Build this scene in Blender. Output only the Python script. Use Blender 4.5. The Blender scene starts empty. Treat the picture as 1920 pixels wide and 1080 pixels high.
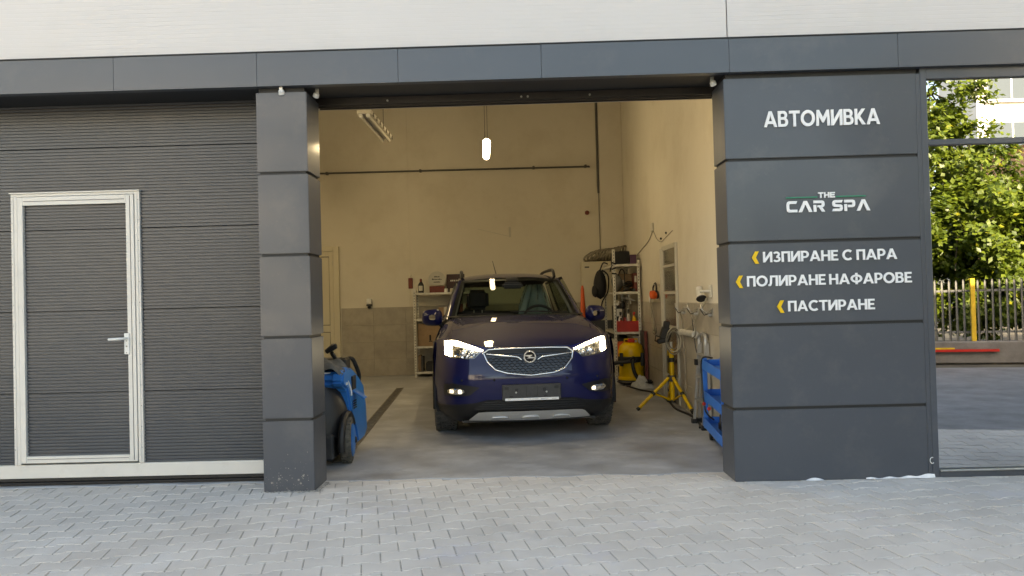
import bpy, bmesh, math, random
from mathutils import Vector, Matrix
from mathutils.geometry import tessellate_polygon
random.seed(7)
R = math.radians
sc = bpy.context.scene
COL = sc.collection

# ------------------------------------------------------------------ camera, sky, sun, exposure
cam_d = bpy.data.cameras.new('camera'); cam = bpy.data.objects.new('camera', cam_d); COL.objects.link(cam)
cam.matrix_world = Matrix(((0.99954389, 0.02602412, 0.01532201, 0.0),
                           (0.01570398, -0.01453714, -0.999771, -5.534),
                           (-0.02579543, 0.99955561, -0.01493919, 1.356),
                           (0, 0, 0, 1)))
cam_d.sensor_width = 36; cam_d.lens = 1429.2 / 1920 * 36; cam_d.clip_end = 3000; cam_d.clip_start = 0.05
sc.camera = cam
SUN_EL, SUN_AZ = R(34), R(12)          # azimuth measured from +y (behind the building) towards +x
w = bpy.data.worlds.new('World'); sc.world = w; w.use_nodes = True
nt = w.node_tree; bg = nt.nodes['Background']
sky = nt.nodes.new('ShaderNodeTexSky'); sky.sky_type = 'NISHITA'; sky.sun_disc = False
sky.sun_elevation = SUN_EL; sky.sun_rotation = SUN_AZ; sky.dust_density = 2.5; sky.air_density = 0.9; sky.ozone_density = 0.6
nt.links.new(sky.outputs[0], bg.inputs[0]); bg.inputs[1].default_value = 0.15
sun_d = bpy.data.lights.new('sun', 'SUN'); sun_d.energy = 5.0; sun_d.angle = R(0.5); sun_d.color = (1, .93, .82)
sun = bpy.data.objects.new('sun', sun_d); COL.objects.link(sun)
sdir = Vector((math.sin(SUN_AZ) * math.cos(SUN_EL), math.cos(SUN_AZ) * math.cos(SUN_EL), math.sin(SUN_EL)))
sun.rotation_euler = sdir.to_track_quat('Z', 'Y').to_euler(); sun.location = (0, 30, 40)
vs = sc.view_settings; vs.view_transform = 'Standard'; vs.look = 'None'; vs.gamma = 1; vs.use_curve_mapping = False
vs.exposure = 2.3
vs.use_white_balance = True; vs.white_balance_temperature = 9200; vs.white_balance_tint = 8
sc.cycles.max_bounces = 10; sc.cycles.diffuse_bounces = 5; sc.cycles.glossy_bounces = 5; sc.cycles.transparent_max_bounces = 12
sc.cycles.caustics_reflective = False; sc.cycles.caustics_refractive = False
sc.cycles.use_denoising = True

# ------------------------------------------------------------------ materials
def mat(name, col, rough=.5, metal=0, spec=.5, var=0, vscale=3, col2=None, bump=0, bscale=60, coat=0, rvar=0, detail=4,
        emit=0, ecol=None, island=0, objrand=0, trans=0, stretch=None, alpha=1, coatr=.03, stain=None):
    m = bpy.data.materials.new(name); m.use_nodes = True
    n = m.node_tree.nodes; l = m.node_tree.links; b = n['Principled BSDF']
    b.inputs['Base Color'].default_value = (*col, 1); b.inputs['Roughness'].default_value = rough
    b.inputs['Metallic'].default_value = metal; b.inputs['Specular IOR Level'].default_value = spec
    b.inputs['Coat Weight'].default_value = coat; b.inputs['Coat Roughness'].default_value = coatr
    b.inputs['Alpha'].default_value = alpha
    if trans: b.inputs['Transmission Weight'].default_value = trans
    if emit:
        b.inputs['Emission Color'].default_value = (*(ecol or col), 1); b.inputs['Emission Strength'].default_value = emit
    geo = n.new('ShaderNodeNewGeometry')
    vec = geo.outputs['Position']
    if stretch:
        mp = n.new('ShaderNodeMapping'); mp.inputs['Scale'].default_value = stretch
        l.new(vec, mp.inputs['Vector']); vec = mp.outputs[0]
    cur = None
    if var or col2:
        t = n.new('ShaderNodeTexNoise'); t.inputs['Scale'].default_value = vscale; t.inputs['Detail'].default_value = detail
        t.inputs['Roughness'].default_value = .62
        l.new(vec, t.inputs['Vector'])
        r = n.new('ShaderNodeValToRGB'); r.color_ramp.elements[0].position = .3; r.color_ramp.elements[1].position = .72
        c2 = col2 or tuple(min(1, c * (1 + var)) for c in col)
        c1 = col if col2 else tuple(c * (1 - var) for c in col)
        r.color_ramp.elements[0].color = (*c1, 1); r.color_ramp.elements[1].color = (*c2, 1)
        l.new(t.outputs['Fac'], r.inputs['Fac']); cur = r.outputs['Color']
        if rvar:
            mr = n.new('ShaderNodeMapRange'); mr.inputs['To Min'].default_value = max(.02, rough - rvar); mr.inputs['To Max'].default_value = min(1, rough + rvar)
            mr.inputs['From Min'].default_value = .3; mr.inputs['From Max'].default_value = .7
            l.new(t.outputs['Fac'], mr.inputs['Value']); l.new(mr.outputs[0], b.inputs['Roughness'])
    if island or objrand:
        hs = n.new('ShaderNodeHueSaturation'); hs.inputs['Color'].default_value = (*col, 1)
        if cur: l.new(cur, hs.inputs['Color'])
        mr = n.new('ShaderNodeMapRange'); k = island or objrand
        mr.inputs['To Min'].default_value = 1 - k; mr.inputs['To Max'].default_value = 1 + k
        if objrand:
            oi = n.new('ShaderNodeObjectInfo'); ad = n.new('ShaderNodeMath'); ad.operation = 'ADD'
            l.new(oi.outputs['Random'], ad.inputs[0]); l.new(geo.outputs['Random Per Island'], ad.inputs[1])
            fr = n.new('ShaderNodeMath'); fr.operation = 'FRACT'; l.new(ad.outputs[0], fr.inputs[0]); l.new(fr.outputs[0], mr.inputs['Value'])
        else: l.new(geo.outputs['Random Per Island'], mr.inputs['Value'])
        l.new(mr.outputs[0], hs.inputs['Value']); cur = hs.outputs[0]
    if stain:                       # (colour, scale, strength, threshold): blotches of dust, scuffs or dirt
        if cur is None:
            rgb = n.new('ShaderNodeRGB'); rgb.outputs[0].default_value = (*col, 1); cur = rgb.outputs[0]
        for (sc_, ss, sk, th) in stain:
            t3 = n.new('ShaderNodeTexNoise'); t3.inputs['Scale'].default_value = ss; t3.inputs['Detail'].default_value = 9; t3.inputs['Roughness'].default_value = .68
            ad3 = n.new('ShaderNodeVectorMath'); ad3.operation = 'ADD'; ad3.inputs[1].default_value = (ss * 3.7, 11.3, 5.1); l.new(vec, ad3.inputs[0]); l.new(ad3.outputs[0], t3.inputs['Vector'])
            m3 = n.new('ShaderNodeMapRange'); m3.inputs['From Min'].default_value = th; m3.inputs['From Max'].default_value = th + .16; m3.inputs['To Max'].default_value = sk
            l.new(t3.outputs['Fac'], m3.inputs['Value'])
            x3 = n.new('ShaderNodeMixRGB'); x3.inputs[2].default_value = (*sc_, 1); l.new(m3.outputs[0], x3.inputs[0]); l.new(cur, x3.inputs[1]); cur = x3.outputs[0]
    if cur: l.new(cur, b.inputs['Base Color'])
    if bump:
        t2 = n.new('ShaderNodeTexNoise'); t2.inputs['Scale'].default_value = bscale; t2.inputs['Detail'].default_value = 6
        l.new(vec, t2.inputs['Vector'])
        bp = n.new('ShaderNodeBump'); bp.inputs['Strength'].default_value = bump; bp.inputs['Distance'].default_value = .01
        l.new(t2.outputs['Fac'], bp.inputs['Height']); l.new(bp.outputs[0], b.inputs['Normal'])
    return m

def glass(name, tint, gloss_rough=.0, f0=.06, dark=0):
    m = bpy.data.materials.new(name); m.use_nodes = True; n = m.node_tree.nodes; l = m.node_tree.links
    n.remove(n['Principled BSDF']); out = n['Material Output']
    tr = n.new('ShaderNodeBsdfTransparent'); tr.inputs[0].default_value = (*tint, 1)
    gl = n.new('ShaderNodeBsdfGlossy'); gl.inputs['Roughness'].default_value = gloss_rough
    lw = n.new('ShaderNodeLayerWeight'); lw.inputs['Blend'].default_value = .5
    pw = n.new('ShaderNodeMath'); pw.operation = 'POWER'; pw.inputs[1].default_value = 4
    l.new(lw.outputs['Facing'], pw.inputs[0])
    mr = n.new('ShaderNodeMapRange'); mr.inputs['To Min'].default_value = f0; mr.inputs['To Max'].default_value = .9
    l.new(pw.outputs[0], mr.inputs['Value'])
    mx = n.new('ShaderNodeMixShader'); l.new(mr.outputs[0], mx.inputs[0]); l.new(tr.outputs[0], mx.inputs[1]); l.new(gl.outputs[0], mx.inputs[2])
    l.new(mx.outputs[0], out.inputs[0]); return m

M = {}
M['clad'] = mat('dark_cladding', (.062, .071, .087), .42, var=.06, vscale=.9, spec=.45, bump=.012, bscale=5, coat=.3, coatr=.1, objrand=.035, stain=[((.16, .155, .15), 2.2, .22, .52), ((.2, .19, .18), 28, .22, .62)])
M['clad_gap'] = mat('cladding_gap', (.02, .021, .023), .6)
M['fascia'] = mat('fascia_sheet', (.066, .077, .094), .34, var=.06, vscale=.7, spec=.5, coat=.16, coatr=.18, bump=.015, bscale=3, objrand=.04, stain=[((.17, .16, .15), 1.6, .2, .53)])
M['white_clad'] = mat('white_cladding', (.645, .615, .60), .45, var=.03, vscale=.6, stain=[((.55, .52, .48), .8, .25, .52)])
M['soffit'] = mat('soffit_sheet', (.03, .031, .032), .5)
M['lintel'] = mat('lintel_steel', (.025, .02, .018), .45, var=.3, vscale=8)
M['gate'] = mat('gate_sheet', (.056, .066, .080), .38, stain=[((.14, .135, .13), 1.7, .22, .5)], var=.10, vscale=.8, spec=.5, bump=.01, bscale=4)
M['offwhite'] = mat('offwhite_profile', (.66, .64, .60), .4, var=.05, vscale=2, stain=[((.42, .39, .34), 5, .3, .56)])
M['rubber'] = mat('rubber', (.012, .012, .013), .6, var=.3, vscale=30)
M['screw'] = mat('screw_steel', (.2, .2, .2), .4, 1)
M['dirt'] = mat('dirt_line', (.32, .30, .27), .9, var=.3, vscale=30)
M['letter_w'] = mat('letter_white', (.86, .86, .86), .35, spec=.4)
M['letter_y'] = mat('letter_yellow', (.85, .52, .02), .35, spec=.4)
M['letter_g'] = mat('letter_green', (.01, .22, .13), .4)
M['paver'] = mat('paver_concrete', (.54, .495, .445), .88, col2=(.66, .615, .56), stain=[((.72, .70, .68), 1.1, .55, .55), ((.36, .345, .34), 1.9, .4, .57), ((.50, .49, .58), 1.45, .5, .60), ((.3, .28, .26), 22, .3, .66)], vscale=1.3, bump=.25, bscale=240, objrand=.055, spec=.25)
M['sand'] = mat('row_joint_sand', (.70, .68, .64), .95, var=.12, vscale=20, bump=.3, bscale=200)
M['joint'] = mat('joint_sand', (.41, .385, .35), .95, var=.25, vscale=14, bump=.3, bscale=200)
M['asphalt'] = mat('asphalt', (.21, .21, .22), .55, var=.3, vscale=2.5, bump=.4, bscale=180, spec=.3)
M['earth'] = mat('earth', (.09, .08, .06), .95, var=.4, vscale=1.5)
M['conc'] = mat('floor_concrete', (.23, .235, .245), .5, col2=(.50, .51, .525), vscale=2.2, rvar=.22, bump=.12, bscale=70, detail=8, stretch=(1, 1.25, 1), spec=.4, stain=[((.13, .125, .12), 1.3, .45, .55), ((.68, .67, .65), 3.4, .4, .58)])
M['wallp'] = mat('wall_paint', (.65, .605, .515), .8, stain=[((.48, .42, .32), .9, .3, .5), ((.5, .45, .36), 7, .25, .6)], var=.03, vscale=1.2, bump=.03, bscale=30)
M['ceil'] = mat('ceiling_paint', (.13, .125, .12), .9, var=.1, vscale=1)
M['tile'] = mat('wall_tile', (.38, .345, .29), .35, var=.15, vscale=5, objrand=.06)
M['grout'] = mat('grout', (.42, .38, .32), .9)
M['pipe'] = mat('grey_pipe', (.09, .085, .075), .5, var=.2, vscale=9)
M['pvc'] = mat('white_pvc', (.50, .48, .42), .4, var=.06, vscale=6)
M['door_c'] = mat('cream_door', (.6, .55, .43), .45, var=.03, vscale=3)
M['galv'] = mat('white_steel', (.62, .6, .54), .4, metal=.1, var=.2, vscale=20)
M['galvsteel'] = mat('galvanised_steel', (.5, .5, .48), .35, metal=.8, var=.15, vscale=12)
M['black'] = mat('black_plastic', (.012, .012, .013), .5, var=.2, vscale=20)
M['blackfab'] = mat('black_fabric', (.014, .014, .016), .85, bump=.4, bscale=120)
M['greyfab'] = mat('grey_fabric', (.12, .12, .115), .9, var=.2, vscale=14, bump=.4, bscale=90)
M['dgrey'] = mat('dark_grey', (.05, .05, .052), .55, var=.2, vscale=10)
M['white'] = mat('white_plastic', (.72, .72, .7), .4, var=.06, vscale=10)
M['cloth_w'] = mat('white_cloth', (.5, .5, .48), .9, var=.2, vscale=14, bump=.4, bscale=60)
M['yellow'] = mat('yellow_plastic', (.75, .47, .012), .38, var=.1, vscale=8)
M['red'] = mat('red_plastic', (.45, .022, .015), .4, var=.15, vscale=10)
M['orange'] = mat('orange_plastic', (.7, .1, .02), .45, var=.1, vscale=10)
M['dred'] = mat('dark_red', (.16, .03, .02), .5, var=.15, vscale=15)
M['blue'] = mat('blue_plastic', (.008, .17, .52), .36, var=.08, vscale=6)
M['bluesteel'] = mat('blue_steel', (.008, .16, .58), .4, var=.08, vscale=6)
M['purple'] = mat('purple_card', (.07, .02, .06), .5)
M['card'] = mat('cardboard', (.30, .20, .12), .8, var=.12, vscale=9)
M['alu'] = mat('aluminium', (.42, .42, .41), .38, metal=.5, var=.1, vscale=12)
M['tyre'] = mat('tyre_rubber', (.085, .083, .08), .8, var=.35, vscale=22, bump=.2, bscale=90)
M['dirtytyre'] = mat('dirty_tyre', (.05, .046, .04), .9, col2=(.17, .15, .12), vscale=26, bump=.4, bscale=60)
M['hose'] = mat('grey_hose', (.24, .215, .17), .6, var=.2, vscale=18)
M['beige'] = mat('beige_cable', (.5, .46, .36), .5)
M['grate'] = mat('drain_grate', (.19, .17, .14), .6, metal=.3, var=.4, vscale=25)
M['film'] = mat('white_film', (.8, .8, .8), .3)
M['bluesack'] = mat('brown_glass', (.05, .02, .012), .2)
M['lamp'] = mat('tube_lit', (1, .86, .58), .4, emit=9.2, ecol=(1, .875, .64))
M['lampoff'] = mat('tube_unlit', (.6, .57, .5), .3)
M['mirror'] = mat('mirror_glass', (.42, .4, .34), .12, metal=.9)
# car
M['paint'] = mat('blue_car_paint', (.004, .006, .056), .5, metal=0, spec=.15, coat=.8, coatr=.015)
M['trim'] = mat('black_trim', (.008, .008, .009), .55, var=.15, vscale=30)
M['gloss'] = mat('gloss_black', (.006, .006, .007), .12)
M['chrome'] = mat('chrome', (.85, .85, .85), .17, metal=1)
M['silver'] = mat('silver_trim', (.6, .6, .59), .38, metal=.55)
M['drl'] = mat('running_light', (1, 1, .9), .3, emit=6, ecol=(1, .95, .78))
M['lampback'] = mat('lamp_back', (.22, .22, .22), .25, metal=.9)
M['reflector'] = mat('lamp_reflector', (.85, .85, .82), .24, metal=1, island=.5)
M['lampbulb'] = mat('fog_bulb', (1, 1, .95), .2, emit=.35, ecol=(1, .97, .88))
M['glass'] = glass('car_glass', (.72, .80, .74), 0, .05)
M['wsglass'] = glass('windscreen_glass', (.70, .74, .71), 0, .012)
M['tintglass'] = glass('tinted_glass', (.34, .42, .33), 0, .04)
M['seat'] = mat('seat_fabric', (.012, .012, .013), .8)
M['mint'] = mat('mint_film', (.40, .58, .52), .25, alpha=.42, bump=.9, bscale=11)
M['plate'] = mat('plate_holder', (.045, .045, .045), .6, var=.2, vscale=40)
# outside opposite
M['pale'] = mat('fence_paint', (.14, .14, .13), .55, var=.15, vscale=6)
M['ypost'] = mat('yellow_post', (.6, .38, .03), .5, var=.2, vscale=8)
M['stonewall'] = mat('low_wall', (.16, .15, .14), .9, var=.3, vscale=3, bump=.3, bscale=25)
M['bark'] = mat('bark', (.085, .065, .045), .9, var=.35, vscale=14, bump=.6, bscale=40)
M['render'] = mat('white_render', (.74, .73, .71), .8, var=.05, vscale=.5)
M['terra'] = mat('terracotta_render', (.55, .30, .18), .8, var=.08, vscale=.6)
M['wing'] = mat('window_glass', (.05, .07, .09), .08)
M['wframe'] = mat('window_frame', (.62, .63, .65), .5)

def leafmat(name, c, k):
    m = bpy.data.materials.new(name); m.use_nodes = True; n = m.node_tree.nodes; l = m.node_tree.links
    b = n['Principled BSDF']; b.inputs['Roughness'].default_value = .42; b.inputs['Specular IOR Level'].default_value = .45
    geo = n.new('ShaderNodeNewGeometry'); rp = n.new('ShaderNodeValToRGB')
    rp.color_ramp.elements[0].color = (c[0] * .55, c[1] * .6, c[2] * .8, 1); rp.color_ramp.elements[1].color = (c[0] * 1.5, c[1] * 1.3, c[2] * 1.1, 1)
    e = rp.color_ramp.elements.new(.97); e.color = (c[0] * 1.5, c[1] * 1.3, c[2] * 1.1, 1)
    rp.color_ramp.elements[-1].color = (c[0] * 2.4, c[1] * 1.5, c[2], 1)
    l.new(geo.outputs['Random Per Island'], rp.inputs[0]); l.new(rp.outputs[0], b.inputs['Base Color'])
    t = n.new('ShaderNodeBsdfTranslucent'); l.new(rp.outputs[0], t.inputs[0])
    mx = n.new('ShaderNodeMixShader'); mx.inputs[0].default_value = k
    l.new(b.outputs[0], mx.inputs[1]); l.new(t.outputs[0], mx.inputs[2]); l.new(mx.outputs[0], n['Material Output'].inputs[0]); return m
M['leaf'] = leafmat('leaf', (.105, .16, .02), .45)
M['leaf2'] = leafmat('leaf_dark', (.055, .095, .02), .3)

def shop_glass():
    m = bpy.data.materials.new('coated_glass'); m.use_nodes = True; n = m.node_tree.nodes; l = m.node_tree.links
    n.remove(n['Principled BSDF'])
    tr = n.new('ShaderNodeBsdfTransparent'); tr.inputs[0].default_value = (.10, .11, .12, 1)
    gl = n.new('ShaderNodeBsdfGlossy'); gl.inputs['Roughness'].default_value = 0.0; gl.inputs[0].default_value = (.95, .97, 1, 1)
    mx = n.new('ShaderNodeMixShader'); mx.inputs[0].default_value = .70
    l.new(tr.outputs[0], mx.inputs[1]); l.new(gl.outputs[0], mx.inputs[2]); l.new(mx.outputs[0], n['Material Output'].inputs[0]); return m
M['shopglass'] = shop_glass()

# ------------------------------------------------------------------ mesh helpers
class MB:
    def __init__(s): s.v = []; s.f = []
    def add(s, vs, fs):
        o = len(s.v); s.v += [tuple(p) for p in vs]; s.f += [tuple(i + o for i in f) for f in fs]; return s
    def box(s, x0, x1, y0, y1, z0, z1):
        return s.add([(x0, y0, z0), (x1, y0, z0), (x1, y1, z0), (x0, y1, z0), (x0, y0, z1), (x1, y0, z1), (x1, y1, z1), (x0, y1, z1)],
                     [(0, 3, 2, 1), (4, 5, 6, 7), (0, 1, 5, 4), (1, 2, 6, 5), (2, 3, 7, 6), (3, 0, 4, 7)])
    def obox(s, c, size, rot):
        hx, hy, hz = size[0] / 2, size[1] / 2, size[2] / 2; q = rot.to_matrix() if hasattr(rot, 'to_matrix') else rot
        pts = [Vector(p) for p in ((-hx, -hy, -hz), (hx, -hy, -hz), (hx, hy, -hz), (-hx, hy, -hz), (-hx, -hy, hz), (hx, -hy, hz), (hx, hy, hz), (-hx, hy, hz))]
        return s.add([tuple(q @ p + Vector(c)) for p in pts], [(0, 3, 2, 1), (4, 5, 6, 7), (0, 1, 5, 4), (1, 2, 6, 5), (2, 3, 7, 6), (3, 0, 4, 7)])
    def tube(s, pts, r, n=8, closed=False, cap=True):
        pts = [Vector(p) for p in pts]; N = len(pts); rs = r if isinstance(r, (list, tuple)) else [r] * N
        up = None; rings = []
        for i, p in enumerate(pts):
            a = pts[(i - 1) % N] if (closed or i > 0) else p; b = pts[(i + 1) % N] if (closed or i < N - 1) else p
            t = (b - a).normalized()
            if up is None: up = t.orthogonal().normalized()
            up = (up - t * up.dot(t))
            up = up.normalized() if up.length > 1e-6 else t.orthogonal().normalized()
            sd = t.cross(up)
            rings.append([p + (up * math.cos(k * 2 * math.pi / n) + sd * math.sin(k * 2 * math.pi / n)) * rs[i] for k in range(n)])
        vs = [q for rg in rings for q in rg]; fs = []
        for i in range(N if closed else N - 1):
            j = (i + 1) % N
            for k in range(n): fs.append((i * n + k, i * n + (k + 1) % n, j * n + (k + 1) % n, j * n + k))
        if cap and not closed: fs += [tuple(range(n - 1, -1, -1)), tuple((N - 1) * n + k for k in range(n))]
        return s.add(vs, fs)
    def lathe(s, prof, n=20, c=(0, 0, 0), rot=None):
        vs = []; fs = []
        for (r, z) in prof:
            for k in range(n):
                p = Vector((r * math.cos(2 * math.pi * k / n), r * math.sin(2 * math.pi * k / n), z))
                if rot is not None: p = rot @ p
                vs.append(tuple(p + Vector(c)))
        for i in range(len(prof) - 1):
            for k in range(n): fs.append((i * n + k, i * n + (k + 1) % n, (i + 1) * n + (k + 1) % n, (i + 1) * n + k))
        fs += [tuple(range(n - 1, -1, -1)), tuple((len(prof) - 1) * n + k for k in range(n))]
        return s.add(vs, fs)
    def grid(s, fn, ni, nj):
        vs = [fn(i / (ni - 1), j / (nj - 1)) for i in range(ni) for j in range(nj)]
        return s.add(vs, [(i * nj + j, (i + 1) * nj + j, (i + 1) * nj + j + 1, i * nj + j + 1) for i in range(ni - 1) for j in range(nj - 1)])
    def plate(s, loops, place, depth):
        """loops: 2D outline + holes; place(x, z, d) -> point, d = depth behind the front"""
        v3 = [[Vector((x, z, 0)) for x, z in lp] for lp in loops]
        tris = tessellate_polygon(v3); flat = [p for lp in loops for p in lp]; n = len(flat)
        vs = [place(x, z, 0) for x, z in flat] + [place(x, z, depth) for x, z in flat]
        fs = [tuple(t) for t in tris]; o = 0
        for lp in loops:
            k = len(lp)
            for i in range(k): fs.append((o + i, o + (i + 1) % k, n + o + (i + 1) % k, n + o + i))
            o += k
        return s.add(vs, fs)

ORG = {}
def finish(o, m):
    o.data.materials.append(m); COL.objects.link(o); return o
def build(name, mb, m, parent=None, smooth=None, bevel=0, local=False, kind=None, segs=1):
    """one mesh object; with a parent its vertices are given in world space (or in the parent's space if local)"""
    me = bpy.data.meshes.new(name); og = ORG.get(parent.name, Vector((0, 0, 0))) if (parent and not local) else Vector((0, 0, 0))
    me.from_pydata([(p[0] - og.x, p[1] - og.y, p[2] - og.z) for p in mb.v], [], mb.f)
    bm = bmesh.new(); bm.from_mesh(me)
    bmesh.ops.recalc_face_normals(bm, faces=bm.faces)
    if bevel:
        ed = [e for e in bm.edges if len(e.link_faces) == 2 and e.calc_face_angle(0) > .5]
        bmesh.ops.bevel(bm, geom=ed, offset=bevel, segments=segs, affect='EDGES', clamp_overlap=True)
    bm.to_mesh(me); bm.free()
    if smooth:
        me.polygons.foreach_set('use_smooth', [True] * len(me.polygons)); me.set_sharp_from_angle(angle=R(smooth))
    o = bpy.data.objects.new(name, me); finish(o, m)
    if parent: o.parent = parent; ORG[o.name] = ORG.get(parent.name, Vector((0, 0, 0)))
    else: ORG[o.name] = Vector((0, 0, 0))
    if kind: o['kind'] = kind
    return o
def tag(o, label, cat, group=None):
    o['label'] = label; o['category'] = cat
    if group: o['group'] = group
    return o
def thing(name, label, cat, loc, group=None, rotz=0, scale=1):
    o = bpy.data.objects.new(name, None); COL.objects.link(o); o.location = loc; o.rotation_euler = (0, 0, rotz); o.scale = (scale,) * 3
    o.empty_display_size = .1; ORG[o.name] = Vector(loc); return tag(o, label, cat, group)
def struct(name, mb, m, **k): return build(name, mb, m, kind='structure', **k)
def copy_of(o, parent=None, loc=None):
    c = o.copy(); COL.objects.link(c)
    if parent: c.parent = parent
    if loc: c.location = loc
    return c
def arc(cx, cy, rx, ry, a0, a1, n): return [(cx + rx * math.cos(R(a0 + (a1 - a0) * i / n)), cy + ry * math.sin(R(a0 + (a1 - a0) * i / n))) for i in range(n + 1)]
def bez(p, n=12):
    """Catmull-Rom through points"""
    p = [Vector(q) for q in p]; out = []
    for i in range(len(p) - 1):
        a = p[max(i - 1, 0)]; b = p[i]; c = p[i + 1]; d = p[min(i + 2, len(p) - 1)]
        for k in range(n):
            t = k / n; out.append(.5 * ((2 * b) + (c - a) * t + (2 * a - 5 * b + 4 * c - d) * t * t + (3 * b - a - 3 * c + d) * t ** 3))
    return out + [p[-1]]

# ------------------------------------------------------------------ ground, road, paving
E_ = Vector((math.cos(.2065), math.sin(.2065), 0)); N_ = Vector((-E_.y, E_.x, 0))      # the paver rows and the street run 12 degrees off the front
def street(s, n, z=0): return Vector((4.57, -1.78, z)) + E_ * s + N_ * n                # n < 0: away from the building
struct('ground', MB().box(-300, 300, -320, 300, -.4, -.03), M['earth'])
rd = MB(); a, b, c, d = street(-60, 0, -.012), street(60, 0, -.012), street(60, -6.3, -.012), street(-60, -6.3, -.012)
struct('road', rd.add([tuple(p) for p in (a, b, c, d)], [(0, 1, 2, 3)]), M['asphalt'])
bed = MB(); pts = [street(-14, .02, -.0055), street(12, .02, -.0055), (16.2, .6, -.0055), (-9, .6, -.0055)]
paving = struct('paving', bed.add([tuple(p) for p in pts], [(0, 1, 2, 3)]), M['joint'])
PU, PV, PA = .1995, .156, .0115
def paver_mesh(mb, org, dz=0, tilt=(0, 0), gap=.0032):
    us = [-.5, -.31, -.19, .19, .31, .5]; sg = [1, 1, -1, -1, 1, 1]
    def ring(ins, z):
        o = []
        top = [(u * PU, PV / 2 + PA * s_ - gap * .6 - ins) for u, s_ in zip(us, sg)]; bot = [(u, -v) for u, v in top]
        for (u, v) in top + bot[::-1]:
            if abs(u) > PU * .45: u = math.copysign(PU / 2 - gap - ins * .7, u)
            o.append(tuple(Vector(org) + E_ * u + N_ * v + Vector((0, 0, z + dz + u * tilt[0] + v * tilt[1]))))
        return o
    r0, r1, r2 = ring(0, -.012), ring(0, -.0032), ring(.0038, 0); n = 12
    fs = [(k, (k + 1) % n, n + (k + 1) % n, n + k) for k in range(n)] + [(n + k, n + (k + 1) % n, 2 * n + (k + 1) % n, 2 * n + k) for k in range(n)]
    q = 2 * n
    fs += [(q + 0, q + 1, q + 10, q + 11), (q + 1, q + 2, q + 9, q + 10), (q + 2, q + 3, q + 8, q + 9), (q + 3, q + 4, q + 7, q + 8), (q + 4, q + 5, q + 6, q + 7)]
    mb.add(r0 + r1 + r2, fs)
P0 = Vector((-1.0613, -1.671, 0)); cells = []
for k in range(-22, 30):
    for j in range(-70, 110):
        p = P0 + E_ * ((j + .5 + (k % 2) * .5) * PU) + N_ * (k * PV)
        if (p - street(0, 0)).dot(N_) < PV * .55: continue
        if p.x < -7.8 or p.x > 13: continue
        ymax = .34 if -4.95 < p.x < 1.55 else .10
        if p.y > ymax: continue
        cells.append(p)
def inview(p):
    d = p.y + 5.534; return p.y > -1.95 and abs(p.x + .015 * d) < d * .70
near = sorted([p for p in cells if inview(p)], key=lambda p: (p.x ** 2 + (p.y + 5.5) ** 2))
first = near[:300]; fs_ = set(id(p) for p in first)
kinds = []
for q in range(6):
    mb = MB(); paver_mesh(mb, (0, 0, 0), 0, (random.uniform(-.012, .012), random.uniform(-.012, .012)))
    o = build('paver', mb, M['paver'], paving); kinds.append(o)
for q, p in enumerate(first):
    o = kinds[q] if q < 6 else copy_of(kinds[random.randrange(6)], paving)
    o.location = (p.x, p.y, random.uniform(-.0012, .0012))
mb = MB()
for p in cells:
    if id(p) not in fs_: paver_mesh(mb, p, random.uniform(-.0012, .0012), (random.uniform(-.012, .012), random.uniform(-.012, .012)))
build('pavers', mb, M['paver'], paving, kind='stuff')
sj = MB()
for k in range(-22, 30):                                                               # sand washed up in the wavy row joints
    run = []
    for j in range(-140, 200):
        for (u, v) in ((-.25, 0), (-.06, 0), (.05, 1)) if False else ((-.19, 0), (.19, 0)):
            sgn = 1 if (j + k) % 2 == 0 else -1
            p = P0 + E_ * ((j * .5 + .5 + u) * PU) + N_ * (k * PV + PV / 2 + PA * sgn)
            ok = (p - street(0, 0)).dot(N_) > .08 and -7.8 < p.x < 13 and p.y < (.36 if -4.95 < p.x < 1.5 else -.004)
            hw = .0036 + random.uniform(-.0012, .0014)
            if not ok: run = []; continue
            a_, b_ = p + N_ * hw, p - N_ * hw; zz = -.0012 + random.uniform(-.0006, .0004)
            sj.v += [(a_.x, a_.y, zz), (b_.x, b_.y, zz)]; q = len(sj.v)
            if run: sj.f.append((run[0], run[1], q - 1, q - 2))
            run = (q - 2, q - 1)
build('joint_sand', sj, M['sand'], paving, kind='stuff')

# ------------------------------------------------------------------ garage room
XL, XR, YB, YF, ZC = -5.15, 1.87, 8.6, .335, 5.3
fl = MB()
edge = [(-5.2 + i * .1, .30 + .018 * math.sin(i * .9) + random.uniform(-.012, .012)) for i in range(73)]
fl.add([(x, y, .004) for x, y in edge] + [(x, YB + .1, .004) for x, y in edge], [(i, i + 1, 73 + i + 1, 73 + i) for i in range(72)])
fl.add([(x, y, .004) for x, y in edge] + [(x, y - .03, -.02) for x, y in edge], [(i, 73 + i, 73 + i + 1, i + 1) for i in range(72)])
struct('garage_floor', fl, M['conc'])
back_wall = struct('back_wall', MB().box(XL - .2, XR + .3, YB, YB + .25, -.1, ZC), M['wallp'])
right_wall = struct('right_wall', MB().box(XR, XR + .2, YF + .06, YB - .002, -.1, ZC), M['wallp'])
struct('left_wall', MB().box(XL - .2, XL, YF + .06, YB - .002, -.1, ZC), M['wallp'])
struct('ceiling', MB().box(XL - .2, XR + .3, YF + .2, YB + .25, ZC + .003, ZC + .2), M['ceil'])
pil = MB().box(1.45, XR - .002, YB - .14, YB - .001, 0, ZC - .002)
pil2 = MB().box(-2.11, 1.449, YB - .014, YB - .001, 1.272, ZC - .002)
pilaster = struct('pilaster', pil, M['wallp'], bevel=.006); struct('pilaster', pil2, M['wallp'], bevel=.006)
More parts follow.
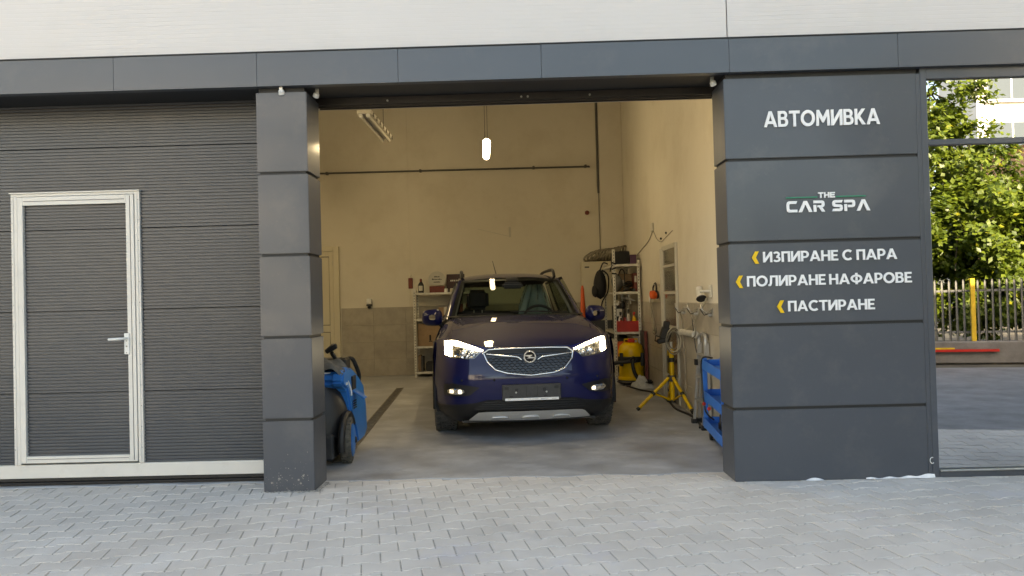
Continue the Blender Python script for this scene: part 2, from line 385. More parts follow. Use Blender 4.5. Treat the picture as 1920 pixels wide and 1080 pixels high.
def tiles(wall, x0, x1, z1, along, yy, tw, th):
    """dado of single tiles; along 'x' on the back wall, 'y' on the right wall"""
    base = None; nz = int(round(z1 / th)); u = x0
    while u < x1 - .02:
        u2 = min(u + tw, x1)
        for k in range(nz):
            g = .0022; za, zb = k * th + g + .005, min((k + 1) * th, z1) - g; t = .008 + random.uniform(-.0007, .0007)
            mb = MB()
            if along == 'x': mb.box(u + g, u2 - g, yy - t, yy + .002, za, zb)
            else: mb.box(yy - t, yy + .002, u + g, u2 - g, za, zb)
            build('tile', mb, M['tile'], wall, bevel=.0015)
        u = u2
build('grout', MB().box(-3.40, 1.44, YB - .004, YB + .002, 0, 1.268), M['grout'], back_wall)
tiles(back_wall, -3.40, 1.44, 1.265, 'x', YB - .003, .6, 1.265 / 4)
build('grout', MB().box(XR - .004, XR + .002, .42, YB - .15, 0, 1.268), M['grout'], right_wall)
tiles(right_wall, .42, YB - .15, 1.265, 'y', XR - .003, .6, 1.265 / 4)

# floor drain with a slotted grate
dr = thing('floor_drain', 'long narrow slotted drain channel in the garage floor left of the blue car', 'drain', (-1.83, 4.1, 0))
p0, p1 = Vector((-1.985, 6.45, 0)), Vector((-1.615, .95, 0)); dd = (p1 - p0).normalized(); ds = Vector((-dd.y, dd.x, 0))
L = (p1 - p0).length
ch = MB()
for s_ in (-1, 1):
    c_ = (p0 + p1) / 2 + ds * .05 * s_; ch.obox((c_.x, c_.y, .007), (.012, L, .012), Matrix.Rotation(math.atan2(dd.y, dd.x) - math.pi / 2, 3, 'Z'))
build('channel_edge', ch, M['grate'], dr)
gb = MB(); ndr = int(L / .042)
for i in range(ndr):
    c_ = p0 + dd * (i + .5) * L / ndr
    gb.obox((c_.x, c_.y, .0085), (.088, .014, .007), Matrix.Rotation(math.atan2(dd.y, dd.x) - math.pi / 2 + .35, 3, 'Z'))
build('grate_bars', gb, M['grate'], dr, kind='stuff')
bt = MB(); c_ = (p0 + p1) / 2; bt.obox((c_.x, c_.y, .0055), (.09, L, .002), Matrix.Rotation(math.atan2(dd.y, dd.x) - math.pi / 2, 3, 'Z'))
build('channel_bottom', bt, M['dgrey'], dr)

# ------------------------------------------------------------------ building front
bld = thing('building', 'dark grey clad building front with white ribbed cladding above a dark fascia band', 'building', (0, 6, 0))
fj = [-8.0, -7.0, -6.0, -4.97, -3.96, -2.95, -1.90, -.87, .17, 1.522, 2.73, 3.95, 5.2, 6.4, 7.6, 8.8, 10, 11.2, 12.4]
for x0, x1 in zip(fj, fj[1:]):
    g = .0008; dy = random.uniform(-.0012, .0012)
    build('fascia_panel', MB().box(x0 + g, x1 - g, -.045 + dy, .02, 2.95, 3.195), M['fascia'], bld, bevel=.0016)
build('fascia_cap', MB().box(-8, 12.4, -.052, .03, 3.196, 3.204), M['clad_gap'], bld)
def ribbed(mb, x0, x1, z0, z1, y, pitch, gw, depth, back):
    """horizontal micro ribs: proud land then a groove, front at y"""
    n = max(1, int(round((z1 - z0) / pitch))); p = (z1 - z0) / n; prof = []
    for i in range(n):
        z = z0 + i * p; sl = min(.003, gw * .25)
        prof += [(z, y), (z + p - gw, y), (z + p - gw + sl, y + depth), (z + p - sl, y + depth)]
    prof.append((z1, y))
    m_ = len(prof); vs = [(x0, yy, zz) for zz, yy in prof] + [(x1, yy, zz) for zz, yy in prof] + [(x0, back, z0), (x0, back, z1), (x1, back, z0), (x1, back, z1)]
    fs = [(i, m_ + i, m_ + i + 1, i + 1) for i in range(m_ - 1)]; q = 2 * m_
    fs += [(q, q + 2, m_, 0), (q + 1, m_ - 1, 2 * m_ - 1, q + 3), tuple(list(range(m_ - 1, -1, -1)) + [q, q + 1][::1]), tuple(list(range(m_, 2 * m_)) + [q + 3, q + 2])]
    mb.add(vs, fs)
cj = [-8, -5.3, 1.522, 8.3, 12.4]
for x0, x1 in zip(cj, cj[1:]):
    mb = MB(); ribbed(mb, x0 + .004, x1 - .004, 3.206, 7.0, -.012, .0315, .004, .0009, .08)
    build('cladding_panel', mb, M['white_clad'], bld)
build('wall_core', MB().box(-8, 12.4, .085, .3, 3.0, 7.0), M['clad_gap'], bld)
build('parapet_cap', MB().box(-8.1, 12.5, -.06, .34, 7.001, 7.06), M['fascia'], bld, bevel=.004)
build('soffit', MB().box(-8, 12.4, .021, .46, 2.962, 2.985), M['soffit'], bld)
build('roof', MB().box(-8, 12.4, .34, 12, 6.2, 6.4), M['fascia'], bld)
build('rear_wall', MB().box(-8, 12.4, 12.001, 12.2, -.1, 6.4), M['white_clad'], bld)
build('end_wall', MB().box(-8.2, -8.001, -.01, 12.2, -.1, 6.4), M['white_clad'], bld)
build('end_wall', MB().box(12.401, 12.6, -.01, 12.2, -.1, 6.4), M['white_clad'], bld)
build('front_wall', MB().box(-8, -5.4, .1, .34, -.1, 2.96), M['clad'], bld)
lt = MB().box(-5.2, XR, .36, .40, 2.905, 2.96)
for i, (z, y) in enumerate(((2.895, .40), (2.912, .43), (2.90, .47))): lt.box(-1.58, 1.52, y, y + .018, z, z + .012)
build('lintel', lt, M['lintel'], bld)
build('lintel_wall', MB().box(-5.2, XR, .52, .62, 2.93, 5.3), M['wallp'], bld)

# rolled-up gate seen edge on in the open bay: end brackets
rg = thing('roller_track', 'dark steel gate track and bracket under the lintel of the open bay', 'gate track', (0, .45, 2.88))
for x in (-1.66, 1.62): build('side_track', MB().box(x - .03, x + .03, .41, .50, 0.005, 2.90), M['lintel'], rg)
for x in (-1.02, .02, .07, .55): build('bolt', MB().lathe([(.008, 0), (.008, .012)], 8, (x, .358, 2.925), Matrix.Rotation(R(90), 3, 'X')), M['galvsteel'], rg)

# ------------------------------------------------------------------ sectional gate with wicket door (left bay)
gate = thing('sectional_gate', 'closed dark grey ribbed sectional gate with a white framed wicket door', 'garage gate', (-3.4, .36, 0))
GX0, GX1, GY = -4.95, -1.88, .352
DX0, DX1, DZ0, DZ1 = -3.975, -2.972, .168, 2.252
cuts = [.168, .72, 1.355, 1.989, 2.624, 2.97]
for z0, z1 in zip(cuts, cuts[1:]):
    mb = MB(); z0 += .003; z1 -= .002; lo = z0
    if z0 < DZ1:
        zt = min(z1, DZ1)
        for xa, xb in ((GX0, DX0 + .01), (DX1 - .01, GX1)):
            mb = MB(); ribbed(mb, xa, xb, z0, zt, GY, .0252, .0105, .0085, GY + .04); build('gate_section', mb, M['gate'], gate)
        if z1 > DZ1: mb = MB(); ribbed(mb, GX0, GX1, zt + .0005, z1, GY, .0252, .0105, .0085, GY + .04); build('gate_section', mb, M['gate'], gate)
    else: ribbed(mb, GX0, GX1, z0, z1, GY, .0252, .0105, .0085, GY + .04); build('gate_section', mb, M['gate'], gate)
build('gate_backing', MB().box(GX0, GX1, GY + .042, GY + .05, .06, 2.97), M['clad_gap'], gate)
build('bottom_rail', MB().box(GX0, GX1, GY - .012, GY + .04, .062, .166), M['offwhite'], gate, bevel=.003)
sl = MB().box(GX0, GX1, GY - .006, GY + .04, .036, .0605); sl.box(GX0, GX1, GY - .016, GY + .04, .018, .030); sl.box(GX0, GX1, GY - .004, GY + .04, .0, .017)
build('rubber_seal', sl, M['rubber'], gate, bevel=.002)
fr = MB()
fr.box(DX0 - .004, DX0 + .047, GY - .020, GY + .02, DZ0, DZ1); fr.box(DX1 - .036, DX1 + .004, GY - .020, GY + .02, DZ0, DZ1); fr.box(DX0 - .004, DX1 + .004, GY - .0205, GY + .02, DZ1 + .0, DZ1 + .030)
build('door_frame', fr, M['offwhite'], gate, bevel=.002)
lip = MB().box(DX0 - .010, DX1 + .008, GY - .034, GY + .01, DZ1 + .022, DZ1 + .031); lip.box(DX0 + .012, DX0 + .019, GY - .0245, GY, DZ0, DZ1); lip.box(DX1 - .018, DX1 - .012, GY - .0245, GY, DZ0, DZ1)
build('frame_ridge', lip, M['offwhite'], gate, bevel=.001)
leaf = MB(); LX0, LX1, LZ0, LZ1 = DX0 + .051, DX1 - .040, DZ0 + .014, DZ1 - .004
leaf.box(LX0, LX0 + .042, GY - .027, GY + .02, LZ0, LZ1); leaf.box(LX1 - .062, LX1, GY - .027, GY + .02, LZ0, LZ1)
leaf.box(LX0 + .0425, LX1 - .0625, GY - .0268, GY + .02, LZ1 - .066, LZ1); leaf.box(LX0 + .0425, LX1 - .0625, GY - .0268, GY + .02, LZ0, LZ0 + .052)
wick = build('wicket_door', leaf, M['offwhite'], gate, bevel=.002)
gr_ = MB()
gr_.box(LX1 - .030, LX1 - .026, GY - .0285, GY, LZ0 + .01, LZ1 - .01); gr_.box(LX0 + .05, LX1 - .07, GY - .0285, GY, LZ1 - .036, LZ1 - .032); gr_.box(LX0 + .05, LX1 - .07, GY - .0285, GY, LZ0 + .028, LZ0 + .031)
build('profile_seam', gr_, M['clad_gap'], wick)
zs = [LZ0 + .052, .72, 1.355, 1.989, LZ1 - .066]
for z0, z1 in zip(zs, zs[1:]):
    mb = MB(); ribbed(mb, LX0 + .043, LX1 - .063, z0 + .002, z1 - .002, GY - .004, .0252, .0105, .0085, GY + .02); build('door_panel', mb, M['gate'], wick)
build('lock_plate', MB().box(-3.100, -3.058, GY - .036, GY - .02, 1.008, 1.172), M['white'], wick, bevel=.004)
hb = MB(); hb.tube([(-3.079, GY - .034, 1.132), (-3.079, GY - .075, 1.132), (-3.09, GY - .085, 1.131), (-3.13, GY - .088, 1.129), (-3.192, GY - .086, 1.127)], [.010, .010, .011, .0115, .011], 8)
build('handle', hb, M['white'], wick, smooth=50)
kh = MB().lathe([(.006, 0), (.006, .002)], 8, (-3.079, GY - .037, 1.07), Matrix.Rotation(R(90), 3, 'X')); kh.lathe([(.004, 0), (.004, .002)], 8, (-3.079, GY - .037, 1.022), Matrix.Rotation(R(90), 3, 'X')); kh.lathe([(.004, 0), (.004, .002)], 8, (-3.079, GY - .037, 1.112), Matrix.Rotation(R(90), 3, 'X'))
build('keyhole', kh, M['screw'], wick, kind='stuff')
for x in (DX0 + .006, DX1 - .008):
    sw = MB()
    for z in [DZ0 + .12 + i * .16 for i in range(13)]: sw.lathe([(.0035, 0), (.0035, .0015)], 6, (x, GY - .0205, z), Matrix.Rotation(R(90), 3, 'X'))
    build('screws', sw, M['screw'], gate, kind='stuff')

# ------------------------------------------------------------------ clad pillars and lettering
ZP = [0.0, .533, 1.133, 1.733, 2.333, 2.915]
def pillar(name, label, x0, x1, stripe=None):
    t = thing(name, label, 'pillar', ((x0 + x1) / 2, .17, 0)); out = []
    build('core', MB().box(x0 + .018, x1 - .018, .014, .33, .01, 2.955), M['clad_gap'], t)
    for i, (a_, b_) in enumerate(zip(ZP, ZP[1:])):
        mb = MB().box(x0, x1 if not stripe else x1 - .031, random.uniform(-.001, .001), .335, a_ + (.0 if i == 0 else .0), b_ - (.021 if i < 4 else 0))
        out.append(build('cladding_panel', mb, M['clad'], t, bevel=.0035, segs=2))
    if stripe: build('edge_trim', MB().box(x1 - .0305, x1, 0, .335, 0, 2.914), M['clad'], t, bevel=.003)
    return t, out
lp, lpp = pillar('cladding_pillar', 'narrow dark grey clad pillar between the ribbed gate and the open bay', -1.9256, -1.5541)
rp, rpp = pillar('sign_pillar', 'wide dark grey clad pillar carrying the white car wash lettering', 1.4869, 2.9017, True)
pillar('cladding_pillar', 'dark grey clad pillar at the far left end of the ribbed gate', -5.32, -4.93)

S_ = .195
def ring(cx, cy, rx, ry, t): return [arc(cx, cy, rx, ry, 0, 360, 36)[:-1], arc(cx, cy, rx - t, ry - t, 0, 360, 36)[:-1]]
def stroke(path, wd):
    p = [Vector((x, y, 0)) for x, y in path]; l = []; r = []
    for i, q in enumerate(p):
        t = (p[min(i + 1, len(p) - 1)] - p[max(i - 1, 0)]).normalized(); n = Vector((-t.y, t.x, 0)) * wd / 2
        l.append((q.x + n.x, q.y + n.y)); r.append((q.x - n.x, q.y - n.y))
    return l + r[::-1]
G = {}
s = S_
G['П'] = (.78, [[[(0, 0), (0, 1), (.78, 1), (.78, 0), (.78 - s, 0), (.78 - s, 1 - s), (s, 1 - s), (s, 0)]]])
G['И'] = (.84, [[[(0, 0), (0, 1), (s, 1), (s, .36), (.65, 1), (.84, 1), (.84, 0), (.84 - s, 0), (.84 - s, .64), (.19, 0)]]])
G['А'] = (.98, [[[(0, 0), (.385, 1), (.595, 1), (.98, 0), (.77, 0), (.695, .2), (.285, .2), (.21, 0)], [(.355, .37), (.625, .37), (.49, .74)]]])
G['Р'] = (.72, [[[(0, 0), (0, 1), (.38, 1)] + arc(.38, .66, .34, .34, 90, -90, 14)[1:] + [(s, .32), (s, 0)], [(s, .49), (.37, .49)] + arc(.37, .66, .16, .17, -90, 90, 10)[1:] + [(s, .83)]]])
G['В'] = (.76, [[[(0, 0), (0, 1), (.40, 1)] + arc(.40, .735, .28, .265, 90, -52, 10)[1:] + arc(.44, .29, .30, .29, 50, -90, 12) + [(.4, 0)],
                 [(s, .83), (s, .61), (.39, .61)] + arc(.39, .72, .105, .11, -90, 90, 8)[1:-1] + [(.39, .83)],
                 [(s, .45), (s, .17), (.42, .17)] + arc(.42, .31, .125, .14, -90, 90, 8)[1:-1] + [(.42, .45)]]])
G['Н'] = (.82, [[[(0, 0), (0, 1), (s, 1), (s, .6), (.82 - s, .6), (.82 - s, 1), (.82, 1), (.82, 0), (.82 - s, 0), (.82 - s, .42), (s, .42), (s, 0)]]])
G['Е'] = (.64, [[[(0, 0), (0, 1), (.62, 1), (.62, .82), (s, .82), (s, .59), (.56, .59), (.56, .42), (s, .42), (s, .18), (.64, .18), (.64, 0)]]])
G['Т'] = (.78, [[[(0, .82), (0, 1), (.78, 1), (.78, .82), (.39 + s / 2, .82), (.39 + s / 2, 0), (.39 - s / 2, 0), (.39 - s / 2, .82)]]])
G['О'] = (1.04, [ring(.52, .5, .52, .52, .2)])
G['С'] = (.90, [[stroke(arc(.52, .5, .42, .42, 48, 312, 26), .2)]])
G['М'] = (1.04, [[[(0, 0), (.07, 1), (.24, 1), (.52, .52), (.80, 1), (.97, 1), (1.04, 0), (.845, 0), (.81, .60), (.575, .2), (.465, .2), (.23, .60), (.195, 0)]]])
G['К'] = (.80, [[[(0, 0), (0, 1), (s, 1), (s, .61), (.52, 1), (.78, 1), (.39, .53), (.80, 0), (.55, 0), (.27, .39), (s, .31), (s, 0)]]])
G['З'] = (.70, [[stroke(arc(.30, .73, .24, .185, 150, -62, 14)[:-1] + [(.36, .535)] , .175)], [stroke([(.30, .50)] + arc(.32, .285, .275, .2, 62, -150, 16), .178)]])
G['Л'] = (.86, [[[(-.02, 0), (-.02, .17), (.06, .17), (.12, .26), (.17, 1), (.86, 1), (.86, 0), (.86 - s, 0), (.86 - s, .82), (.35, .82), (.31, .24), (.22, .03), (.14, 0)]]])
G['Ф'] = (1.06, [ring(.53, .5, .53, .39, .185), [[(.435, .325), (.435, .675), (.625, .675), (.625, .325)]], [[(.435, .88), (.435, 1.04), (.625, 1.04), (.625, .88)]], [[(.435, -.04), (.435, .12), (.625, .12), (.625, -.04)]]])
# wide latin set of the logo
G['t'] = (.95, [[[(0, .74), (0, 1), (.95, 1), (.95, .74), (.60, .74), (.60, 0), (.35, 0), (.35, .74)]]])
G['h'] = (.95, [[[(0, 0), (0, 1), (.24, 1), (.24, .62), (.71, .62), (.71, 1), (.95, 1), (.95, 0), (.71, 0), (.71, .38), (.24, .38), (.24, 0)]]])
G['e'] = (.9, [[[(0, 0), (0, 1), (.9, 1), (.9, .76), (.24, .76), (.24, .61), (.82, .61), (.82, .39), (.24, .39), (.24, .24), (.9, .24), (.9, 0)]]])
G['c'] = (1.02, [[[(.22, 0), (.06, .1), (0, .3), (0, .7), (.06, .9), (.22, 1), (1.02, 1), (.92, .76), (.32, .76), (.26, .68), (.26, .32), (.32, .24), (1.02, .24), (1.02, 0)]]])
G['v'] = (1.3, [[[(0, 0), (.50, 1), (.80, 1), (1.3, 0), (.98, 0), (.65, .70), (.32, 0)]]])
G['r'] = (1.08, [[[(0, 0), (0, .62), (.26, .62), (.26, 0)]], [[(0, .76), (0, 1), (.80, 1), (.98, .93), (1.04, .78), (1.04, .58), (.96, .44), (.82, .38), (1.08, 0), (.78, 0), (.5, .40), (.36, .40), (.36, .58), (.74, .58), (.78, .62), (.78, .72), (.74, .76)]]])
G['s'] = (1.05, [[[(0, 0), (.12, .24), (.74, .24), (.78, .3), (.76, .36), (.2, .40), (.06, .5), (.04, .78), (.14, .95), (.28, 1), (1.05, 1), (.94, .77), (.34, .77), (.30, .70), (.34, .64), (.86, .60), (1.0, .50), (1.04, .24), (.96, .06), (.80, 0)]]])
G['p'] = (1.04, [[[(0, 0), (0, .62), (.26, .62), (.26, 0)]], [[(0, .76), (0, 1), (.82, 1), (.98, .93), (1.04, .78), (1.04, .56), (.98, .40), (.82, .33), (.36, .33), (.36, .55), (.74, .55), (.78, .60), (.78, .71), (.74, .76)]]])
def write(txt, x0, x1, z0, z1, panel, m, sp=.12, space=.36, tight=(), d=.012, name='letter', ital=0):
    adv = []; x = 0
    for i, ch_ in enumerate(txt):
        if ch_ == ' ': x += space - sp; adv.append(None); continue
        if i in tight: x -= .24
        adv.append(x); x += G[ch_][0] + sp
    tot = x - sp; k = (x1 - x0) / tot; h = z1 - z0
    for ch_, a_ in zip(txt, adv):
        if a_ is None: continue
        mb = MB()
        for q, loops in enumerate(G[ch_][1]):
            mb.plate(loops, lambda x, z, dd, a_=a_, q=q: (x0 + (a_ + x + ital * z) * k, -d - .0004 * q + dd * (d - .002), z0 + z * h), 1)
        build(name, mb, m, panel)
def chevron(x0, x1, z0, z1, panel):
    w_ = x1 - x0; h = z1 - z0
    mb = MB().plate([[(0, .5), (.5, 1), (1, 1), (.56, .5), (1, 0), (.5, 0)]], lambda x, z, dd: (x0 + x * w_, -.012 + dd * .010, z0 + z * h), 1)
    build('chevron', mb, M['letter_y'], panel)
write('АВТОМИВКА', 1.768, 2.602, 2.553, 2.668, rpp[4], M['letter_w'], .075)
write('the', 2.142, 2.262, 2.031, 2.071, rpp[3], M['letter_w'], .13)
write('cvr', 1.912, 2.188, 1.931, 2.012, rpp[3], M['letter_w'], .12)
write('spv', 2.238, 2.512, 1.931, 2.012, rpp[3], M['letter_w'], .14)
for a_, b_ in ((1.912, 2.136), (2.268, 2.482)): build('logo_line', MB().box(a_, b_, -.010, -.002, 2.033, 2.042), M['letter_g'], rpp[3])
write('ИЗПИРАНЕ С ПАРА', 1.733, 2.692, 1.576, 1.652, rpp[2], M['letter_w'], .085, .40)
write('ПОЛИРАНЕ НА ФАРОВЕ', 1.612, 2.792, 1.404, 1.480, rpp[2], M['letter_w'], .085, .34, (12,))
write('ПАСТИРАНЕ', 1.902, 2.522, 1.218, 1.294, rpp[2], M['letter_w'], .085)
for x0, x1, zc in ((1.652, 1.703, 1.612), (1.532, 1.583, 1.440), (1.822, 1.873, 1.254)): chevron(x0, x1, zc - .045, zc + .045, rpp[2])
# stains and mortar crumbs at the pillar feet
def crumbs(name, pts, n, sx, sy, m, label, cat):
    mb = MB()
    for _ in range(n):
        x, y = random.choice(pts); x += random.gauss(0, sx); y += random.gauss(0, sy); r_ = random.uniform(.003, .012)
        if -1.93 < x < -1.55 and y > -.004: y = -.004 - abs(random.gauss(0, .008))
        if 1.48 < x < 2.9 and y > -.004: y = -.004 - abs(random.gauss(0, .008))
        mb.lathe([(r_ * .4, 0), (r_, r_ * .3), (r_ * .3, r_ * .7)], 5, (x, y, 0))
    o = build(name, mb, m, kind='stuff'); o['label'] = label; return o
crumbs('mortar_crumbs', [(-1.92 + .02 * i, -.008) for i in range(19)] + [(-1.54, .02 * i) for i in range(14)], 190, .02, .012, M['dirt'], 'pale mortar crumbs along the foot of the narrow pillar', 'mortar')
sp_ = MB()
for _ in range(60):
    r_ = random.uniform(.0015, .004) if random.random() < .85 else .008; x = random.uniform(-1.915, -1.56); z = abs(random.gauss(0, .11)) + .008
    sp_.lathe([(r_, 0), (r_ * .7, .0012)], 6, (x, -.0012, z), Matrix.Rotation(R(90), 3, 'X'))
build('mortar_specks', sp_, M['dirt'], lpp[0], kind='stuff')
fm = MB()
def film(u, v): x = 2.42 + .49 * u; return (x, -.004 - .022 * (1 - v) * (.4 + .6 * math.sin(u * 9) ** 2), .004 + v * (.006 + .022 * u ** 3 + .005 * math.sin(u * 23)))
fm.grid(film, 30, 4)
tag(build('plastic_film', fm, M['film'], smooth=60), 'torn strip of white film sticking out under the sign pillar beside the window', 'film')
fm = MB(); fm.grid(lambda u, v: (1.99 + .13 * u, -.004 - .02 * (1 - v), .003 + v * .016 * math.sin(u * math.pi)), 14, 4)
tag(build('plastic_film', fm, M['film'], smooth=60), 'small white flap of film under the middle of the sign pillar', 'film')
build('peg_ring', MB().tube([(2.896 + .016 * math.cos(t * .6), -.006, .125 + .022 * math.sin(t * .6)) for t in range(2, 10)], .003, 6), M['white'], rp)
# small spot lamps above the pillars
for x, y, rz, lab in ((-1.735, -.012, 0, 'small white spot lamp under the fascia on top of the narrow pillar front'), (-1.50, .10, 50, 'small white spot lamp at the upper left corner of the open bay'), (1.43, .10, -50, 'small white spot lamp at the upper right corner of the open bay')):
    t = thing('spot_lamp', lab, 'spot lamp', (x, y, 2.94), 'spot lamps under the fascia')
    rot = Matrix.Rotation(R(rz), 3, 'Z') @ Matrix.Rotation(R(35), 3, 'X')
    build('bracket', MB().box(x - .012, x + .012, y - .006, y + .006, 2.925, 2.962), M['galvsteel'], t)
    build('lamp_head', MB().lathe([(.010, 0), (.022, -.01), (.024, -.035), (.02, -.04)], 10, (x, y - .004, 2.933), rot), M['white'], t, smooth=40)

# ------------------------------------------------------------------ shop window right of the sign pillar
win = thing('shop_window', 'tall mirrored shop window in a dark frame right of the sign pillar', 'window', (5.2, .03, 0))
WY = .03; WX0, WX1 = 2.9025, 7.6
wf = MB().box(WX0, WX0 + .046, WY - .03, WY + .05, 0, 2.96); wf.box(WX1, WX1 + .05, WY - .03, WY + .05, 0, 2.96); wf.box(5.25, 5.30, WY - .028, WY + .05, .055, 2.87)
wf.box(WX0 + .0465, WX1 - .0005, WY - .029, WY + .05, 2.872, 2.96); wf.box(WX0 + .0465, WX1 - .0005, WY - .029, WY + .05, 2.392, 2.432); wf.box(WX0 + .0465, WX1 - .0005, WY - .029, WY + .05, 0.0, .052)
build('frame', wf, M['clad'], win, bevel=.003)
for xa, xb in ((WX0 + .046, 5.25), (5.30, WX1)):
    for za, zb in ((.052, 2.392), (2.432, 2.872)):
        p = build('pane', MB().box(xa - .004, xb + .004, WY, WY + .008, za - .004, zb + .004), M['shopglass'], win)
build('sill_strip', MB().box(WX0 + .05, WX1, WY - .045, WY - .0295, .045, .056), M['galvsteel'], win, bevel=.002)
struct('shop_floor', MB().box(2.2, 12.3, .11, 6, -.02, .01), M['conc'])
struct('shop_wall', MB().box(2.2, 12.3, 6.0, 6.2, -.02, 3.0), M['wallp'])
struct('shop_ceiling', MB().box(2.2, 12.3, .47, 6.2, 3.005, 3.1), M['ceil'])
build('front_wall', MB().box(7.66, 12.4, .0, .3, -.1, 2.96), M['clad'], bld)

# ------------------------------------------------------------------ fixtures inside the garage
RX90 = Matrix.Rotation(R(90), 3, 'X'); RY90 = Matrix.Rotation(R(90), 3, 'Y')
def tube_lamp(x, y0, y1, z, label, name='tube_lamp', dx=0):
    t = thing(name, label, 'ceiling lamp', (x, (y0 + y1) / 2, z), 'lit tube lamps hanging in a row')
    n = 16; r = .048
    mb = MB(); prof = [(r * .55, y0 - .03), (r * .9, y0 - .014), (r, y0)] + [(r, y1), (r * .9, y1 + .014), (r * .55, y1 + .03)]
    mb.lathe([(a_, b_) for a_, b_ in prof], n, (x - dx * (y0 + y1) / 2, 0, z), Matrix(((1, 0, dx), (0, 0, 1), (0, 1, 0))))
    build('tube', mb, M['lamp'], t, smooth=50)
    build('end_cap', MB().lathe([(r * .8, y1 + .032), (r * .8, y1 + .05), (r * .5, y1 + .06)], n, (x - dx * (y0 + y1) / 2, 0, z), Matrix(((1, 0, dx), (0, 0, 1), (0, 1, 0)))), M['white'], t, smooth=50)
    build('back_channel', MB().box(x - .035, x + .035, y0 + .06, y1 - .02, z + .044, z + .062), M['dgrey'], t)
    for y in (y0 + .1, y1 - .1):
        wr = MB(); wr.tube([(x, y, z + .06), (x, y, ZC)], .003, 5); wr.tube([(x, y - .04, z + .06), (x, y, z + .17)], .0035, 5); wr.tube([(x, y + .04, z + .06), (x, y, z + .17)], .0035, 5)
        build('hanging_wire', wr, M['black'], t)
tube_lamp(-.47, 4.6, 5.6, 3.46, 'lit tube lamp hanging on a wire over the blue car', dx=-.055)
tube_lamp(-.08, 1.2, 2.1, 3.55, 'lit tube lamp hidden behind the lintel of the open bay')
tube_lamp(-3.45, 4.9, 6.7, 3.6, 'unseen lit tube lamp added in the closed bay to even the back wall light, deeper one')  # added out of view to light the back wall evenly
tube_lamp(-3.45, 1.5, 3.0, 3.6, 'unseen lit tube lamp added in the closed bay to even the back wall light, nearer one')  # second added lamp, also unseen, evening out the interior light
bt = thing('batten_lamp', 'unlit twin tube batten lamp hanging at the upper left of the open bay', 'ceiling lamp', (-1.88, 4.4, 3.66))
build('housing', MB().box(-1.98, -1.80, 3.7, 5.2, 3.665, 3.72), M['lampoff'], bt, bevel=.01)
for x in (-1.935, -1.845):
    tb = build('tube', MB().lathe([(.019, 3.72), (.019, 5.18)], 10, (x, 0, 3.645), Matrix(((1, 0, 0), (0, 0, 1), (0, 1, 0)))), M['lampoff'], bt, smooth=50)
    build('tube_end', MB().lathe([(.024, 3.70), (.024, 3.75)], 10, (x, 0, 3.645), Matrix(((1, 0, 0), (0, 0, 1), (0, 1, 0)))), M['white'], tb)
mb = MB()
for y in [3.8 + i * .22 for i in range(7)]: mb.box(-1.803, -1.789, y, y + .03, 3.65, 3.70)
build('clip', mb, M['hose'], bt, kind='stuff')
for y in (3.9, 5.0): build('hanging_wire', MB().tube([(-1.89, y, 3.72), (-1.89, y, ZC)], .004, 5), M['black'], bt)

pp = thing('wall_pipe', 'thin dark horizontal pipe running high across the back wall', 'pipe', (-1.8, 8.54, 3.78))
build('pipe', MB().tube([(-5.1, 8.54, 3.79), (1.25, 8.54, 3.775), (1.265, 8.545, 3.775), (1.27, 8.59, 3.775)], .016, 8), M['pipe'], pp, smooth=60)
for x in (-3.6, -1.86, .24, 1.2): build('clamp', MB().box(x - .02, x + .02, 8.515, 8.598, 3.757, 3.81), M['pipe'], pp, bevel=.004)
vp = thing('wall_pipe', 'vertical pipe and thin cable down the back right corner column', 'pipe', (1.44, 8.55, 2.3))
build('pipe', MB().tube([(1.425, 8.57, 5.29), (1.425, 8.57, 3.4), (1.43, 8.575, 3.28)], [.022, .022, .018], 8), M['pipe'], vp, smooth=60)
build('cable', MB().tube([(1.43, 8.585, 3.3), (1.435, 8.58, 2.1)], .006, 6), M['pipe'], vp)
t = thing('alarm_bell', 'small dark red round alarm sounder on the back wall', 'alarm', (1.21, 8.59, 2.93))
build('base', MB().lathe([(.042, 0), (.042, .03)], 14, (1.21, 8.598, 2.925), RX90), M['dred'], t, smooth=40)
build('dome', MB().lathe([(.036, .03), (.03, .06), (.012, .07)], 14, (1.21, 8.598, 2.925), RX90), M['dred'], t, smooth=40)
# conduit trace left on the wall
mb = MB().tube([(-.83, 8.584, 2.68), (-.26, 8.584, 2.53)], .005, 5); mb.box(-.25, -.21, 8.580, 8.587, 2.51, 2.70)
tag(build('tape_mark', mb, M['pvc']), 'faint pale slanting mark on the back wall above the car', 'wall mark')

# back door
t = thing('back_door', 'cream two panel door in the back wall behind the narrow pillar', 'door', (-3.9, 8.55, 0))
f_ = MB().box(-4.42, -4.34, 8.53, 8.62, 0, 2.42); f_.box(-3.52, -3.415, 8.53, 8.62, 0, 2.42); f_.box(-4.3395, -3.5205, 8.532, 8.62, 2.33, 2.42)
build('door_frame', f_, M['door_c'], t, bevel=.006)
lf = MB().box(-4.335, -4.25, 8.555, 8.61, .02, 2.325); lf.box(-3.60, -3.525, 8.555, 8.61, .02, 2.325)
for z0, z1 in ((.02, .12), (.84, .96), (2.24, 2.325)): lf.box(-4.2495, -3.6005, 8.556, 8.61, z0, z1)
lfo = build('door_leaf', lf, M['door_c'], t, bevel=.004)
for z0, z1 in ((.12, .84), (.96, 2.24)): build('door_panel', MB().box(-4.238, -3.612, 8.575, 8.60, z0 + .012, z1 - .012), M['door_c'], lfo, bevel=.004)
build('panel_gap', MB().box(-4.25, -3.60, 8.592, 8.605, .12, 2.24), M['dgrey'], lfo)
for z in (.35, 1.15, 2.1): build('hinge', MB().tube([(-3.524, 8.548, z - .05), (-3.524, 8.548, z + .05)], .011, 8), M['pvc'], t)
